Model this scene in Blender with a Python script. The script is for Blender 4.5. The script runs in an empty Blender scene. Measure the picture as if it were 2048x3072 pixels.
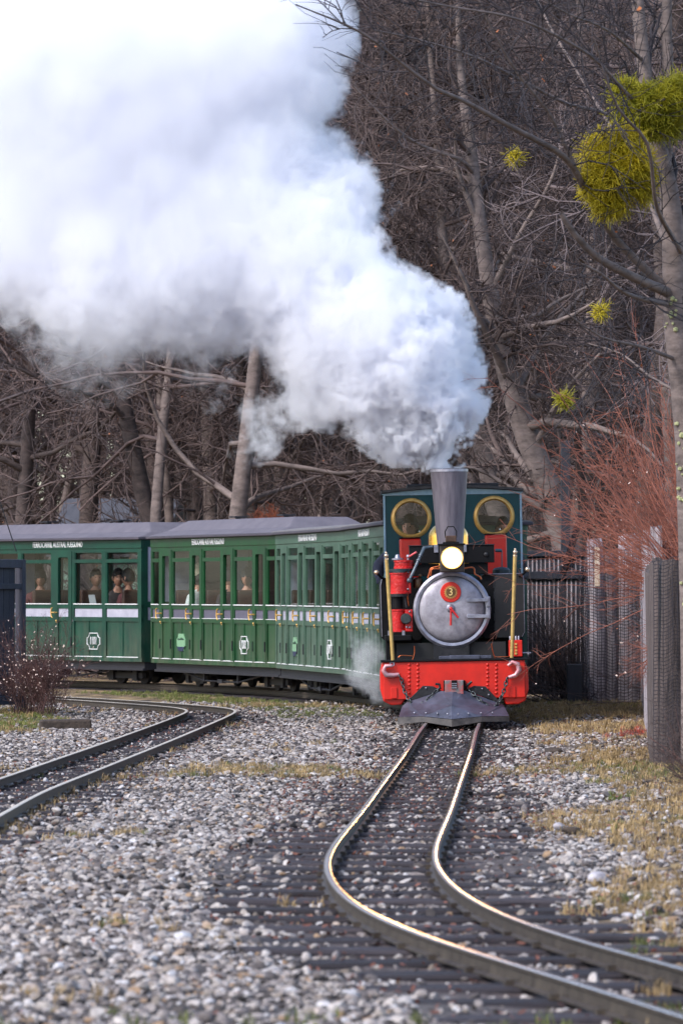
import bpy, bmesh, math, random
import numpy as np
from mathutils import Vector, Matrix, Euler
R = math.radians
random.seed(7)
sc = bpy.context.scene
COL = sc.collection

# ------------------------------------------------------------------ camera, sky, sun, exposure
FPX = 17067.0            # focal length in pixels of the 2048x3072 photograph (200 mm on a 24x36 frame)
EYE = 1.42               # camera height; rail tops are at 0.10
cam = bpy.data.cameras.new('camera')
cam_ob = bpy.data.objects.new('camera', cam)
COL.objects.link(cam_ob)
sc.camera = cam_ob
cam.sensor_fit = 'VERTICAL'; cam.sensor_height = 36; cam.sensor_width = 24
cam.lens = 200; cam.shift_y = 234 / 3072
cam.clip_start = 0.5; cam.clip_end = 3000
cam_ob.location = (0, 0, EYE)
cam_ob.rotation_euler = (R(90), 0, 0)
cam.dof.use_dof = True; cam.dof.focus_distance = 58.5; cam.dof.aperture_fstop = 9.0

world = bpy.data.worlds.new('World'); sc.world = world; world.use_nodes = True
wn = world.node_tree
sky = wn.nodes.new('ShaderNodeTexSky'); sky.sky_type = 'NISHITA'; sky.sun_disc = False
SUN_EL, SUN_AZ = 44, -128      # degrees; azimuth turned from +Y towards +X
sky.sun_elevation = R(SUN_EL); sky.sun_rotation = R(SUN_AZ)
sky.air_density = 1.0; sky.dust_density = 1.5; sky.ozone_density = 1.0
wn.links.new(sky.outputs[0], wn.nodes['Background'].inputs[0])
wn.nodes['Background'].inputs[1].default_value = 0.15
sun = bpy.data.lights.new('sun', 'SUN'); sun.energy = 1.5; sun.angle = R(14); sun.color = (1, .985, .96)
sun_ob = bpy.data.objects.new('sun', sun); COL.objects.link(sun_ob)
sd = Vector((math.sin(R(SUN_AZ)) * math.cos(R(SUN_EL)), math.cos(R(SUN_AZ)) * math.cos(R(SUN_EL)), math.sin(R(SUN_EL))))
sun_ob.rotation_euler = sd.to_track_quat('Z', 'Y').to_euler()
sc.view_settings.view_transform = 'Standard'; sc.view_settings.look = 'None'
sc.view_settings.gamma = 1.0; sc.view_settings.use_curve_mapping = False
sc.view_settings.exposure = 1.13
cy = sc.cycles
cy.use_denoising = True
cy.max_bounces = 16; cy.diffuse_bounces = 3; cy.glossy_bounces = 3; cy.transmission_bounces = 4
cy.transparent_max_bounces = 12; cy.volume_bounces = 14
cy.sample_clamp_indirect = 6.0
cy.caustics_reflective = False; cy.caustics_refractive = False

# ------------------------------------------------------------------ helpers
def lin(r, g, b):
    f = lambda c: (c / 255) / 12.92 if c <= 10 else ((c / 255 + .055) / 1.055) ** 2.4
    return (f(r), f(g), f(b))
def at(px, py, d):                       # a point seen at photograph pixel (px, py), d metres away
    return Vector(((px - 1024) * d / FPX, d, EYE - (py - 1770) * d / FPX))
def on_plane(px, py, z=0.1):             # the point at height z seen at that pixel
    d = (EYE - z) * FPX / (py - 1770)
    return Vector(((px - 1024) * d / FPX, d, z))

def mat(name, c1, c2=None, scale=6, rough=.6, metal=0, bump=0, bscale=30, detail=5, coat=0, stretch=(1, 1, 1), spec=.5, contrast=.5, rand=0, rough_var=.1):
    m = bpy.data.materials.new(name); m.use_nodes = True
    nt = m.node_tree; N = nt.nodes; L = nt.links; b = N['Principled BSDF']
    b.inputs['Roughness'].default_value = rough; b.inputs['Metallic'].default_value = metal
    b.inputs['Specular IOR Level'].default_value = spec
    if coat: b.inputs['Coat Weight'].default_value = coat; b.inputs['Coat Roughness'].default_value = .12
    tc = N.new('ShaderNodeTexCoord'); mp = N.new('ShaderNodeMapping'); L.new(tc.outputs['Object'], mp.inputs[0])
    mp.inputs['Scale'].default_value = stretch
    if rand:
        oi = N.new('ShaderNodeObjectInfo'); va = N.new('ShaderNodeVectorMath'); va.operation = 'SCALE'
        va.inputs[0].default_value = (13, 7, 19); L.new(oi.outputs['Random'], va.inputs['Scale']); L.new(va.outputs[0], mp.inputs['Location'])
    ns = N.new('ShaderNodeTexNoise'); ns.inputs['Scale'].default_value = scale; ns.inputs['Detail'].default_value = detail; ns.inputs['Roughness'].default_value = .65
    L.new(mp.outputs[0], ns.inputs['Vector'])
    rp = N.new('ShaderNodeValToRGB'); L.new(ns.outputs[0], rp.inputs[0])
    e = rp.color_ramp.elements
    e[0].position = .5 - .35 * (1 - contrast) - .03; e[1].position = .5 + .35 * (1 - contrast) + .03
    c2 = c2 or tuple(x * .75 for x in c1)
    e[0].color = (*c2, 1); e[1].color = (*c1, 1)
    out = rp.outputs[0]
    if rand:
        hs = N.new('ShaderNodeHueSaturation'); mr = N.new('ShaderNodeMapRange'); mr.inputs[3].default_value = 1 - rand; mr.inputs[4].default_value = 1 + rand
        L.new(oi.outputs['Random'], mr.inputs[0]); L.new(mr.outputs[0], hs.inputs['Value']); L.new(out, hs.inputs['Color']); out = hs.outputs[0]
    L.new(out, b.inputs['Base Color'])
    if rough_var:
        mr2 = N.new('ShaderNodeMapRange'); mr2.inputs[3].default_value = max(.03, rough - rough_var); mr2.inputs[4].default_value = min(1, rough + rough_var)
        L.new(ns.outputs[0], mr2.inputs[0]); L.new(mr2.outputs[0], b.inputs['Roughness'])
    if bump:
        n2 = N.new('ShaderNodeTexNoise'); n2.inputs['Scale'].default_value = bscale; n2.inputs['Detail'].default_value = 6
        L.new(mp.outputs[0], n2.inputs['Vector'])
        bp = N.new('ShaderNodeBump'); bp.inputs['Strength'].default_value = bump; bp.inputs['Distance'].default_value = .02
        L.new(n2.outputs[0], bp.inputs['Height']); L.new(bp.outputs[0], b.inputs['Normal'])
    return m

def link(o, parent=None):
    COL.objects.link(o)
    if parent is not None: o.parent = parent
    return o
def tag(o, label=None, cat=None, group=None, kind=None):
    for k, v in (('label', label), ('category', cat), ('group', group), ('kind', kind)):
        if v: o[k] = v
    return o
def empty(name, loc=(0, 0, 0), rz=0, label=None, cat=None, group=None):
    o = bpy.data.objects.new(name, None); o.location = loc; o.rotation_euler = (0, 0, rz); o.empty_display_size = .2
    return tag(link(o), label, cat, group)
def kids(o): return [c for c in bpy.data.objects if c.parent is o]
def copy_tree(o, parent=None):
    c = o.copy(); link(c, parent)
    if parent is not None: c.matrix_parent_inverse = o.matrix_parent_inverse
    for ch in CH.get(o.name, []):
        k = copy_tree(ch, c)
        CH.setdefault(c.name, []).append(k)
    return c
CH = {}                                  # children by parent name, filled by MB.build

class MB:
    def __init__(s): s.v = []; s.f = []; s.m = []
    def add(s, v, f, mi=0):
        o = len(s.v); s.v += [tuple(p) for p in v]
        s.f += [tuple(i + o for i in q) for q in f]; s.m += [mi] * len(f); return s
    def box(s, c, size, rot=None, mi=0):
        x, y, z = (k / 2 for k in size); M = Euler(rot).to_matrix() if rot else None
        P = [Vector(p) for p in ((-x, -y, -z), (x, -y, -z), (x, y, -z), (-x, y, -z), (-x, -y, z), (x, -y, z), (x, y, z), (-x, y, z))]
        if M: P = [M @ p for p in P]
        return s.add([p + Vector(c) for p in P], [(0, 3, 2, 1), (4, 5, 6, 7), (0, 1, 5, 4), (1, 2, 6, 5), (2, 3, 7, 6), (3, 0, 4, 7)], mi)
    def bb(s, x0, x1, y0, y1, z0, z1, mi=0): return s.box(((x0 + x1) / 2, (y0 + y1) / 2, (z0 + z1) / 2), (x1 - x0, y1 - y0, z1 - z0), None, mi)
    def prism(s, poly, y0, y1, mi=0):    # poly: (x, z) outline extruded along y
        n = len(poly)
        a = sum(poly[i - 1][0] * poly[i][1] - poly[i][0] * poly[i - 1][1] for i in range(n))
        if a < 0: poly = poly[::-1]
        v = [(x, y0, z) for x, z in poly] + [(x, y1, z) for x, z in poly]
        return s.add(v, [tuple(range(n)), tuple(range(2 * n - 1, n - 1, -1))] + [(i, (i - 1) % n, (i - 1) % n + n, i + n) for i in range(n)], mi)
    def tube(s, pts, rad, k=8, mi=0, cap=True):
        pts = [Vector(p) for p in pts]; n = len(pts)
        rad = [rad] * n if isinstance(rad, (int, float)) else rad
        v = []; up = Vector((0, 0, 1))
        for i, p in enumerate(pts):
            t = (pts[min(i + 1, n - 1)] - pts[max(i - 1, 0)]); t = t.normalized() if t.length else Vector((0, 0, 1))
            if i == 0:
                a = t.cross(up if abs(t.z) < .9 else Vector((1, 0, 0))).normalized()
            else: a = (a - t * a.dot(t)); a = a.normalized() if a.length > 1e-6 else t.orthogonal().normalized()
            b = t.cross(a)
            for j in range(k):
                q = 2 * math.pi * j / k
                v.append(p + (a * math.cos(q) + b * math.sin(q)) * rad[i])
        f = [(i * k + j, i * k + (j + 1) % k, (i + 1) * k + (j + 1) % k, (i + 1) * k + j) for i in range(n - 1) for j in range(k)]
        if cap: f += [tuple(range(k - 1, -1, -1)), tuple(range((n - 1) * k, n * k))]
        return s.add(v, f, mi)
    def lathe(s, prof, c, axis='Z', k=32, mi=0, cap=True):   # prof: (radius, along)
        v = []; n = len(prof)
        for r, h in prof:
            for j in range(k):
                q = 2 * math.pi * j / k; x, y = r * math.cos(q), r * math.sin(q)
                v.append(Vector(c) + Vector({'Z': (x, y, h), 'Y': (x, h, -y), 'X': (h, x, y)}[axis]))
        f = [(i * k + j, i * k + (j + 1) % k, (i + 1) * k + (j + 1) % k, (i + 1) * k + j) for i in range(n - 1) for j in range(k)]
        if cap: f += [tuple(range(k - 1, -1, -1)), tuple(range((n - 1) * k, n * k))]
        return s.add(v, f, mi)
    def ball(s, c, r, k=14, mi=0, sc=(1, 1, 1)):
        n = k // 2; prof = [(r * math.sin(math.pi * i / n), -r * math.cos(math.pi * i / n)) for i in range(n + 1)]
        prof[0] = (1e-4 * r, -r); prof[-1] = (1e-4 * r, r)
        t = MB().lathe(prof, (0, 0, 0), 'Z', k)
        return s.add([Vector(c) + Vector((p[0] * sc[0], p[1] * sc[1], p[2] * sc[2])) for p in t.v], t.f, mi)
    def mesh(s, name, mats, smooth=0):
        me = bpy.data.meshes.new(name); me.from_pydata(s.v, [], s.f)
        for m in (mats if isinstance(mats, (list, tuple)) else [mats]): me.materials.append(m)
        me.polygons.foreach_set('material_index', s.m)
        if smooth:
            me.polygons.foreach_set('use_smooth', [True] * len(s.f))
            if smooth < 180: me.set_sharp_from_angle(angle=R(smooth))
        me.update(); return me
    def build(s, name, mats, parent=None, smooth=0, bevel=0, fix=False, loc=None, seg=2):
        me = s.mesh(name, mats, smooth)
        if fix:
            bm = bmesh.new(); bm.from_mesh(me); bmesh.ops.recalc_face_normals(bm, faces=bm.faces); bm.to_mesh(me); bm.free()
        return put(name, me, parent, loc, bevel, seg)
def put(name, me, parent=None, loc=None, bevel=0, seg=2):
    o = bpy.data.objects.new(name, me); link(o, parent)
    if loc is not None: o.location = loc
    if parent is not None: CH.setdefault(parent.name, []).append(o)
    if bevel:
        b = o.modifiers.new('bevel', 'BEVEL'); b.width = bevel; b.segments = seg; b.limit_method = 'ANGLE'
    return o

def catmull(P, step):
    P = [np.array(p, float) for p in P]; P = [2 * P[0] - P[1]] + P + [2 * P[-1] - P[-2]]
    out = []
    for i in range(1, len(P) - 2):
        n = max(2, int(np.linalg.norm(P[i + 1] - P[i]) / step))
        for t in np.linspace(0, 1, n, endpoint=False):
            a, b, c, d = P[i - 1:i + 3]
            out.append(.5 * (2 * b + (c - a) * t + (2 * a - 5 * b + 4 * c - d) * t * t + (3 * b - a - 3 * c + d) * t ** 3))
    out.append(P[-2]); return np.array(out)
def resample(C, step):
    s = np.r_[0, np.cumsum(np.linalg.norm(np.diff(C, axis=0), axis=1))]
    q = np.arange(0, s[-1], step)
    return np.stack([np.interp(q, s, C[:, k]) for k in range(C.shape[1])], 1)

def text_mesh(name, s, size, m, parent, M, sx=1, ext=.003, font_sp=1.0):
    cu = bpy.data.curves.new(name, 'FONT'); cu.body = s; cu.size = size; cu.extrude = ext; cu.align_x = 'CENTER'; cu.align_y = 'CENTER'; cu.space_character = font_sp
    cu.resolution_u = 2
    o = bpy.data.objects.new(name, cu); COL.objects.link(o)
    dg = bpy.context.evaluated_depsgraph_get(); me = bpy.data.meshes.new_from_object(o.evaluated_get(dg))
    bpy.data.objects.remove(o); bpy.data.curves.remove(cu)
    me.transform(M @ Matrix.Diagonal((sx, 1, 1, 1))); me.materials.clear(); me.materials.append(m)
    return put(name, me, parent)

# ------------------------------------------------------------------ materials
M_red = mat('red_paint', lin(226, 32, 8), lin(168, 20, 8), 3.5, .42, contrast=.25, coat=.08, bump=.05, bscale=60)
M_redc = mat('red_casting_paint', lin(210, 18, 18), lin(154, 10, 12), 9, .38, coat=.15, bump=.35, bscale=40)
M_black = mat('black_paint', lin(19, 18, 21), lin(11, 10, 12), 6, .58, spec=.16, bump=.08, bscale=50)
M_iron = mat('dark_iron', lin(44, 43, 48), lin(24, 23, 26), 8, .55, metal=.3, bump=.2)
M_steel = mat('smokebox_steel', lin(186, 181, 190), lin(118, 111, 118), 9, .5, metal=.55, bump=.08, bscale=60, contrast=.35)
M_rim = mat('steel_rim', lin(172, 170, 182), lin(126, 124, 136), 14, .4, metal=.7)
M_stack = mat('chimney_steel', lin(120, 113, 122), lin(84, 78, 88), 7, .5, metal=.5, stretch=(3, 3, .4), bump=.06)
M_plough = mat('plough_steel', lin(86, 89, 107), lin(46, 48, 59), 6, .42, metal=.25, bump=.12, bscale=14)
M_brass = mat('brass', lin(222, 178, 104), lin(190, 144, 74), 10, .35, metal=.3)
M_brassp = mat('brass_pole', lin(196, 164, 100), lin(160, 132, 74), 16, .45, metal=.35)
M_gold = mat('polished_dome_brass', lin(236, 186, 100), lin(214, 150, 64), 6, .16, metal=1.0)
M_ball = mat('polished_ball', lin(226, 205, 180), lin(200, 170, 140), 6, .22, metal=.8)
M_teal = mat('teal_paint', lin(4, 66, 72), lin(2, 50, 58), 4, .4, coat=.05, spec=.3)
M_edge = mat('pale_cab_edge', lin(150, 176, 192), lin(110, 140, 160), 9, .45, contrast=.3)
M_green = mat('carriage_green', lin(18, 74, 38), lin(11, 52, 30), 3.5, .42, coat=.08, spec=.35, bump=.05, bscale=40, stretch=(2.2, 2.2, .5))
def add_dust(m):                        # road dirt thrown up from the wheels onto the lower body
    nt = m.node_tree; N = nt.nodes; L = nt.links; b = N['Principled BSDF']; old = b.inputs['Base Color'].links[0].from_socket; tc = N.new('ShaderNodeTexCoord'); sp = N.new('ShaderNodeSeparateXYZ'); L.new(tc.outputs['Object'], sp.inputs[0])
    mr = N.new('ShaderNodeMapRange'); mr.inputs[1].default_value = 1.15; mr.inputs[2].default_value = .42; L.new(sp.outputs[2], mr.inputs[0]); ns = N.new('ShaderNodeTexNoise'); ns.inputs['Scale'].default_value = 4; ns.inputs['Detail'].default_value = 8; mp = N.new('ShaderNodeMapping'); mp.inputs['Scale'].default_value = (2.5, 2.5, .7); L.new(tc.outputs['Object'], mp.inputs[0]); L.new(mp.outputs[0], ns.inputs[0])
    r = N.new('ShaderNodeMapRange'); r.inputs[1].default_value = .38; r.inputs[2].default_value = .68; r.inputs[3].default_value = .04; r.inputs[4].default_value = .42; L.new(ns.outputs[0], r.inputs[0]); mu = N.new('ShaderNodeMath'); mu.operation = 'MULTIPLY'; ad = N.new('ShaderNodeMath'); ad.operation = 'ADD'; ad.inputs[1].default_value = .06; L.new(mr.outputs[0], ad.inputs[0]); L.new(ad.outputs[0], mu.inputs[0]); L.new(r.outputs[0], mu.inputs[1])
    mx = N.new('ShaderNodeMix'); mx.data_type = 'RGBA'; L.new(mu.outputs[0], mx.inputs[0]); L.new(old, mx.inputs[6]); mx.inputs[7].default_value = (*lin(104, 100, 86), 1); L.new(mx.outputs[2], b.inputs['Base Color']); return m
M_greend = mat('carriage_green_deep', lin(13, 68, 52), lin(8, 48, 40), 3.5, .42, coat=.08, spec=.35, bump=.05, bscale=40)
M_greeng = mat('carriage_green_hazed', lin(82, 110, 94), lin(36, 66, 52), 3, .45, coat=.08, spec=.35, bump=.05, bscale=40, contrast=.3)  # steam haze and slanting reflections greyed into the paint colour
for _m in (M_green, M_greend, M_greeng): add_dust(_m)
M_strip = mat('grey_strip_paint', lin(178, 176, 190), lin(150, 148, 165), 6, .5)
M_stripd = mat('slate_strip_tone', lin(96, 92, 108), lin(80, 78, 94), 6, .5)  # darker tone of the grey strips
M_white = mat('white_paint', lin(226, 226, 226), lin(200, 200, 204), 9, .5)
M_roof = mat('roof_felt', lin(106, 101, 110), lin(84, 80, 90), 5, .85, bump=.2, bscale=80, contrast=.3)
M_under = mat('underframe_black', lin(40, 38, 46), lin(26, 25, 30), 6, .6, bump=.1)
M_wood = mat('dark_interior_wood', lin(74, 44, 32), lin(48, 28, 20), 5, .5, stretch=(1, 1, 5))
M_cream = mat('cream_interior', lin(120, 112, 100), lin(100, 92, 82), 4, .7)
M_copper = mat('copper_pipe', lin(200, 110, 70), lin(150, 76, 48), 12, .32, metal=1)
M_badge = mat('badge_green', lin(128, 166, 132), lin(108, 150, 116), 20, .5)
M_navy = mat('badge_navy', lin(36, 44, 80), lin(26, 32, 60), 20, .5)
M_skin = mat('skin', lin(204, 150, 126), lin(180, 122, 100), 18, .5)
M_hair = mat('dark_hair', lin(38, 28, 26), lin(16, 12, 12), 60, .6, bump=.6, bscale=90)
M_jacket = mat('navy_jacket', lin(58, 58, 76), lin(40, 40, 54), 10, .8, bump=.5, bscale=16)
M_coatw = mat('white_coat', lin(222, 222, 216), lin(190, 190, 186), 10, .8, bump=.3, bscale=20)
M_knit = mat('cream_knit', lin(222, 208, 180), lin(190, 176, 150), 60, .9, bump=.6, bscale=120)
M_dim = mat('dark_clothes', lin(52, 40, 42), lin(36, 28, 30), 10, .8, bump=.3, bscale=20)
M_maroon = mat('maroon_clothes', lin(96, 40, 44), lin(70, 28, 32), 10, .8, bump=.3, bscale=20)
M_rail_top = mat('worn_rail_head', lin(216, 206, 202), lin(172, 156, 150), 20, .2, metal=.75, stretch=(1, 1, 1))
M_rail_old = mat('dull_rail_head', lin(204, 196, 184), lin(156, 144, 132), 20, .55, metal=.0)
M_rail = mat('rail_side', lin(84, 74, 64), lin(48, 38, 34), 14, .6, metal=.3, bump=.2)
M_sleeper = mat('weathered_sleeper', lin(72, 66, 70), lin(30, 27, 30), 5, .75, stretch=(.6, 7, 3), bump=.9, bscale=9, rand=.3, contrast=.35, spec=.2)
M_board = mat('dark_stained_board', lin(58, 58, 74), lin(36, 36, 48), 5, .55, stretch=(6, 6, .5), bump=.3, rand=.18)
M_gate = mat('black_gate_timber', lin(40, 40, 50), lin(24, 24, 30), 5, .6, stretch=(6, 6, .5), bump=.3, rand=.15)
M_slab = mat('weathered_slab_wood', lin(178, 168, 174), lin(92, 84, 88), 4, .8, stretch=(9, 9, .6), bump=.9, bscale=8, rand=.25, contrast=.45)
M_slabp = mat('pale_new_timber', lin(214, 196, 176), lin(176, 148, 120), 5, .7, stretch=(6, 6, .5))
M_net = mat('wire_net', lin(58, 54, 62), lin(40, 36, 42), 6, .6, metal=.3)
M_bark = mat('grey_bark', lin(138, 122, 117), lin(70, 60, 58), 5, .85, stretch=(1, 1, 2.2), bump=.6, bscale=12, contrast=.35)
M_barkd = mat('dark_bark', lin(94, 80, 77), lin(46, 38, 38), 5, .85, stretch=(1, 1, 2.2), bump=.6, bscale=12, rand=.25)
M_twig = mat('bare_twig', lin(106, 88, 84), lin(62, 50, 51), 2, .8, rand=.35)
M_twigl = mat('pale_twig', lin(118, 104, 104), lin(74, 62, 64), 2, .8, rand=.25)
M_twign = mat('dark_twig', lin(52, 44, 50), lin(34, 28, 32), 2, .75)
M_redtwig = mat('red_twig', lin(166, 98, 76), lin(94, 52, 43), 3, .6, contrast=.3)
M_leaf = mat('dry_leaf', lin(176, 106, 60), lin(132, 74, 44), 30, .7, rand=.3)
M_bud = mat('pale_bud', lin(216, 200, 190), lin(180, 150, 140), 30, .7)
M_mistle = mat('yellow_mistletoe', lin(206, 184, 30), lin(140, 126, 14), 7, .6, contrast=.3)
M_mistleg = mat('green_mistletoe', lin(176, 164, 24), lin(112, 114, 16), 7, .6, contrast=.3)
M_straw = mat('straw_grass', lin(184, 156, 110), lin(108, 88, 60), 3, .75, rand=.35)
M_grass = mat('green_grass', lin(112, 116, 54), lin(72, 82, 34), 3, .7, rand=.35)
M_redgrass = mat('rust_grass', lin(186, 72, 50), lin(130, 44, 32), 3, .7, rand=.2)
M_rock = mat('pale_rock', lin(196, 190, 196), lin(120, 112, 116), 9, .75, bump=.5, bscale=20)
M_clod = mat('dark_clod', lin(74, 62, 54), lin(44, 36, 32), 9, .85, bump=.8, bscale=20)
M_house = mat('pale_green_boards', lin(140, 164, 150), lin(110, 136, 122), 5, .7)
M_houser = mat('grey_metal_roof', lin(84, 84, 92), lin(64, 64, 70), 5, .5)

def glass_mat(name, tint=(.9, .95, .95), gloss=.12):
    m = bpy.data.materials.new(name); m.use_nodes = True; nt = m.node_tree; nt.nodes.clear()
    o = nt.nodes.new('ShaderNodeOutputMaterial'); mx = nt.nodes.new('ShaderNodeMixShader'); t = nt.nodes.new('ShaderNodeBsdfTransparent'); g = nt.nodes.new('ShaderNodeBsdfGlossy')
    lw = nt.nodes.new('ShaderNodeFresnel'); lw.inputs[0].default_value = 1.4
    mr = nt.nodes.new('ShaderNodeMapRange'); mr.inputs[3].default_value = 0; mr.inputs[4].default_value = .85
    nt.links.new(lw.outputs[0], mr.inputs[0]); ge = nt.nodes.new('ShaderNodeNewGeometry'); iv = nt.nodes.new('ShaderNodeMath'); iv.operation = 'SUBTRACT'; iv.inputs[0].default_value = 1; nt.links.new(ge.outputs['Backfacing'], iv.inputs[1]); mu = nt.nodes.new('ShaderNodeMath'); mu.operation = 'MULTIPLY'; nt.links.new(mr.outputs[0], mu.inputs[0]); nt.links.new(iv.outputs[0], mu.inputs[1])
    t.inputs[0].default_value = (*tint, 1); g.inputs['Roughness'].default_value = .03; g.inputs[0].default_value = (.9, .9, .9, 1)
    nt.links.new(mu.outputs[0], mx.inputs[0]); nt.links.new(t.outputs[0], mx.inputs[1]); nt.links.new(g.outputs[0], mx.inputs[2]); nt.links.new(mx.outputs[0], o.inputs[0]); return m
M_glass = glass_mat('window_glass', (.9, .93, .93), .1)
M_lamp = bpy.data.materials.new('lit_lamp'); M_lamp.use_nodes = True       # hot filament in the middle, warm reflector round it
_n = M_lamp.node_tree; _b = _n.nodes['Principled BSDF']; _b.inputs['Base Color'].default_value = (.3, .25, .2, 1)
_t = _n.nodes.new('ShaderNodeTexCoord'); _g = _n.nodes.new('ShaderNodeVectorMath'); _g.operation = 'DISTANCE'; _r = _n.nodes.new('ShaderNodeMapRange'); _r.inputs[1].default_value = .0; _r.inputs[2].default_value = .112
_c = _n.nodes.new('ShaderNodeValToRGB'); _e = _c.color_ramp.elements; _e[0].color = (1, .86, .6, 1); _e[1].color = (1, .5, .12, 1); _e[0].position = .45
_s = _n.nodes.new('ShaderNodeValToRGB'); _q = _s.color_ramp.elements; _q[0].color = (1, 1, 1, 1); _q[0].position = .12; _q[1].color = (.03, .03, .03, 1); _q[1].position = .95; _x = _q.new(.68); _x.color = (.09, .09, .09, 1)
_m = _n.nodes.new('ShaderNodeMath'); _m.operation = 'MULTIPLY'; _m.inputs[1].default_value = 60
_n.links.new(_t.outputs['Object'], _g.inputs[0]); _n.links.new(_g.outputs['Value'], _r.inputs[0]); _n.links.new(_r.outputs[0], _c.inputs[0]); _n.links.new(_r.outputs[0], _s.inputs[0]); _n.links.new(_s.outputs[0], _m.inputs[0])
_n.links.new(_c.outputs[0], _b.inputs['Emission Color']); _n.links.new(_m.outputs[0], _b.inputs['Emission Strength'])
LAMP_CENTRE = _g

# ------------------------------------------------------------------ tracks
GAUGE = .53
main_L = [(1274, 2165), (1224, 2245), (1156, 2337), (1079, 2440), (1014, 2516), (976, 2574), (980, 2627), (1026, 2684), (1087, 2734), (1201, 2784), (1339, 2833), (1507, 2879), (1690, 2933), (1920, 3005), (2048, 3047)]
main_R = [(1442, 2165), (1412, 2245), (1377, 2329), (1347, 2406), (1312, 2490), (1301, 2551), (1316, 2604), (1350, 2646), (1415, 2692), (1515, 2746), (1637, 2788), (1767, 2826), (1920, 2864), (2048, 2891)]
side_N = [(0, 2445), (128, 2375), (255, 2324), (383, 2273), (510, 2222), (638, 2168), (695, 2142), (711, 2130), (670, 2121), (510, 2109), (319, 2096), (217, 2091)]
side_F = [(0, 2353), (159, 2292), (319, 2235), (446, 2187), (542, 2146), (561, 2133), (542, 2126), (446, 2119), (319, 2114), (198, 2105)]
def world_line(P): return np.array([on_plane(x, y)[:2] for x, y in P])
def offset(C, d):
    T = np.gradient(C, axis=0); T /= np.linalg.norm(T, axis=1)[:, None]
    return C + np.stack([T[:, 1], -T[:, 0]], 1) * d
# centre line of the running track, from the camera away to the end of the train
wl, wr = world_line(main_L), world_line(main_R)
cl = offset(catmull(wl, .3), -GAUGE / 2)
front = resample(cl[::-1], .5)
train_pts = [(1.12, 57), (1.21, 60.3), (1.19, 63), (.86, 66.9), (-.10, 72.9), (-1.91, 78.6), (-5.1, 84.1), (-9.2, 88.0), (-14, 91)]
near_pts = [tuple(cl[-1] + (cl[-1] - cl[-6]) * k) for k in (2.2, 1.1)]
ctrl = near_pts + [tuple(p) for p in front[::4] if p[1] < 54.5] + train_pts
def smooth_line(C, n, it):
    C = resample(C, n)
    for _ in range(it): C[1:-1] = .25 * C[:-2] + .5 * C[1:-1] + .25 * C[2:]
    return C
MAIN = smooth_line(catmull(ctrl, .25), .25, 40)
sn = catmull(world_line(side_N), .25); sf = catmull(world_line(side_F), .25)
snr = smooth_line(offset(sn, -GAUGE / 2), .25, 14)
SIDE = np.concatenate([[snr[0] + (snr[0] - snr[6]) * k for k in (4, 3, 2, 1)], snr, [snr[-1] + (snr[-1] - snr[-6]) * k for k in (1, 2, 3, 4)]])
SIDE = smooth_line(catmull(SIDE[::3], .25), .25, 8)

PROF = [(-.028, 0), (.028, 0), (.028, .007), (.007, .013), (.006, .052), (.016, .057), (.0165, .069), (.0125, .0715), (-.0125, .0715), (-.0165, .069), (-.016, .057), (-.006, .052), (-.007, .013), (-.028, .007)]
def rail(parent, C, d, mtop):
    C = offset(C, d); T = np.gradient(C, axis=0); T /= np.linalg.norm(T, axis=1)[:, None]; Nn = np.stack([T[:, 1], -T[:, 0]], 1)
    b = MB(); k = len(PROF); v = []
    for c, n in zip(C, Nn):
        v += [(c[0] + n[0] * q, c[1] + n[1] * q, .0285 + z) for q, z in PROF]
    f = []; mi = []
    for i in range(len(C) - 1):
        for j in range(k):
            f.append((i * k + j, i * k + (j + 1) % k, (i + 1) * k + (j + 1) % k, (i + 1) * k + j)); mi.append(1 if j in (6, 7, 8) else 0)
    f += [tuple(range(k)), tuple(range((len(C) - 1) * k, len(C) * k))]; mi += [0, 0]
    b.add(v, f); b.m = mi
    return b.build('rail', [M_rail, mtop], parent, smooth=40, fix=True)
def sleepers(parent, C, step, length, w, seed, skip=lambda p: False, jit=.06):
    rg = random.Random(seed); shapes = []
    for k in range(5):
        b = MB(); n = 7; xs = [(-.5 + i / (n - 1)) for i in range(n)]; v = []
        for x in xs:
            e = rg.uniform(-.012, .012); h = rg.uniform(-.006, .006)
            ch = .012
            v += [(x, -w / 2 + e, -.1), (x, -w / 2 + e, -ch + h), (x, -w / 2 + ch + e, h), (x, w / 2 - ch + e, h * .5), (x, w / 2 + e, -ch + h), (x, w / 2 + e, -.1)]
        f = [(i * 6 + j, i * 6 + (j + 1) % 6, (i + 1) * 6 + (j + 1) % 6, (i + 1) * 6 + j) for i in range(n - 1) for j in range(6)] + [tuple(range(6)), tuple(range((n - 1) * 6, n * 6))]
        b.add(v, f); me = b.mesh('sleeper', M_sleeper)
        bm = bmesh.new(); bm.from_mesh(me); bmesh.ops.recalc_face_normals(bm, faces=bm.faces); bm.to_mesh(me); bm.free(); shapes.append(me)
    out = []
    RS = resample(C, step); T = np.gradient(RS, axis=0)
    for p, t in zip(RS, T):
        if skip(p): continue
        o = put('sleeper', rg.choice(shapes), parent)
        l = length * rg.uniform(.93, 1.07) * (1.2 if p[1] < 31 else 1); a = math.atan2(t[1], t[0]) - math.pi / 2 + rg.uniform(-.04, .04)
        o.location = (p[0] + rg.uniform(-jit, jit) * math.cos(a), p[1], .026 + rg.uniform(-.003, .002)); o.rotation_euler = (0, rg.uniform(-.006, .006), a); o.scale = (l, rg.uniform(.85, 1.15), 1)
        out.append((p[0], p[1], a, l, w)); PARTS.append(o)
    return out
PARTS = []
def track_d0(q, C): return float(np.hypot(C[:, 0] - q[0], C[:, 1] - q[1]).min())
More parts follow.
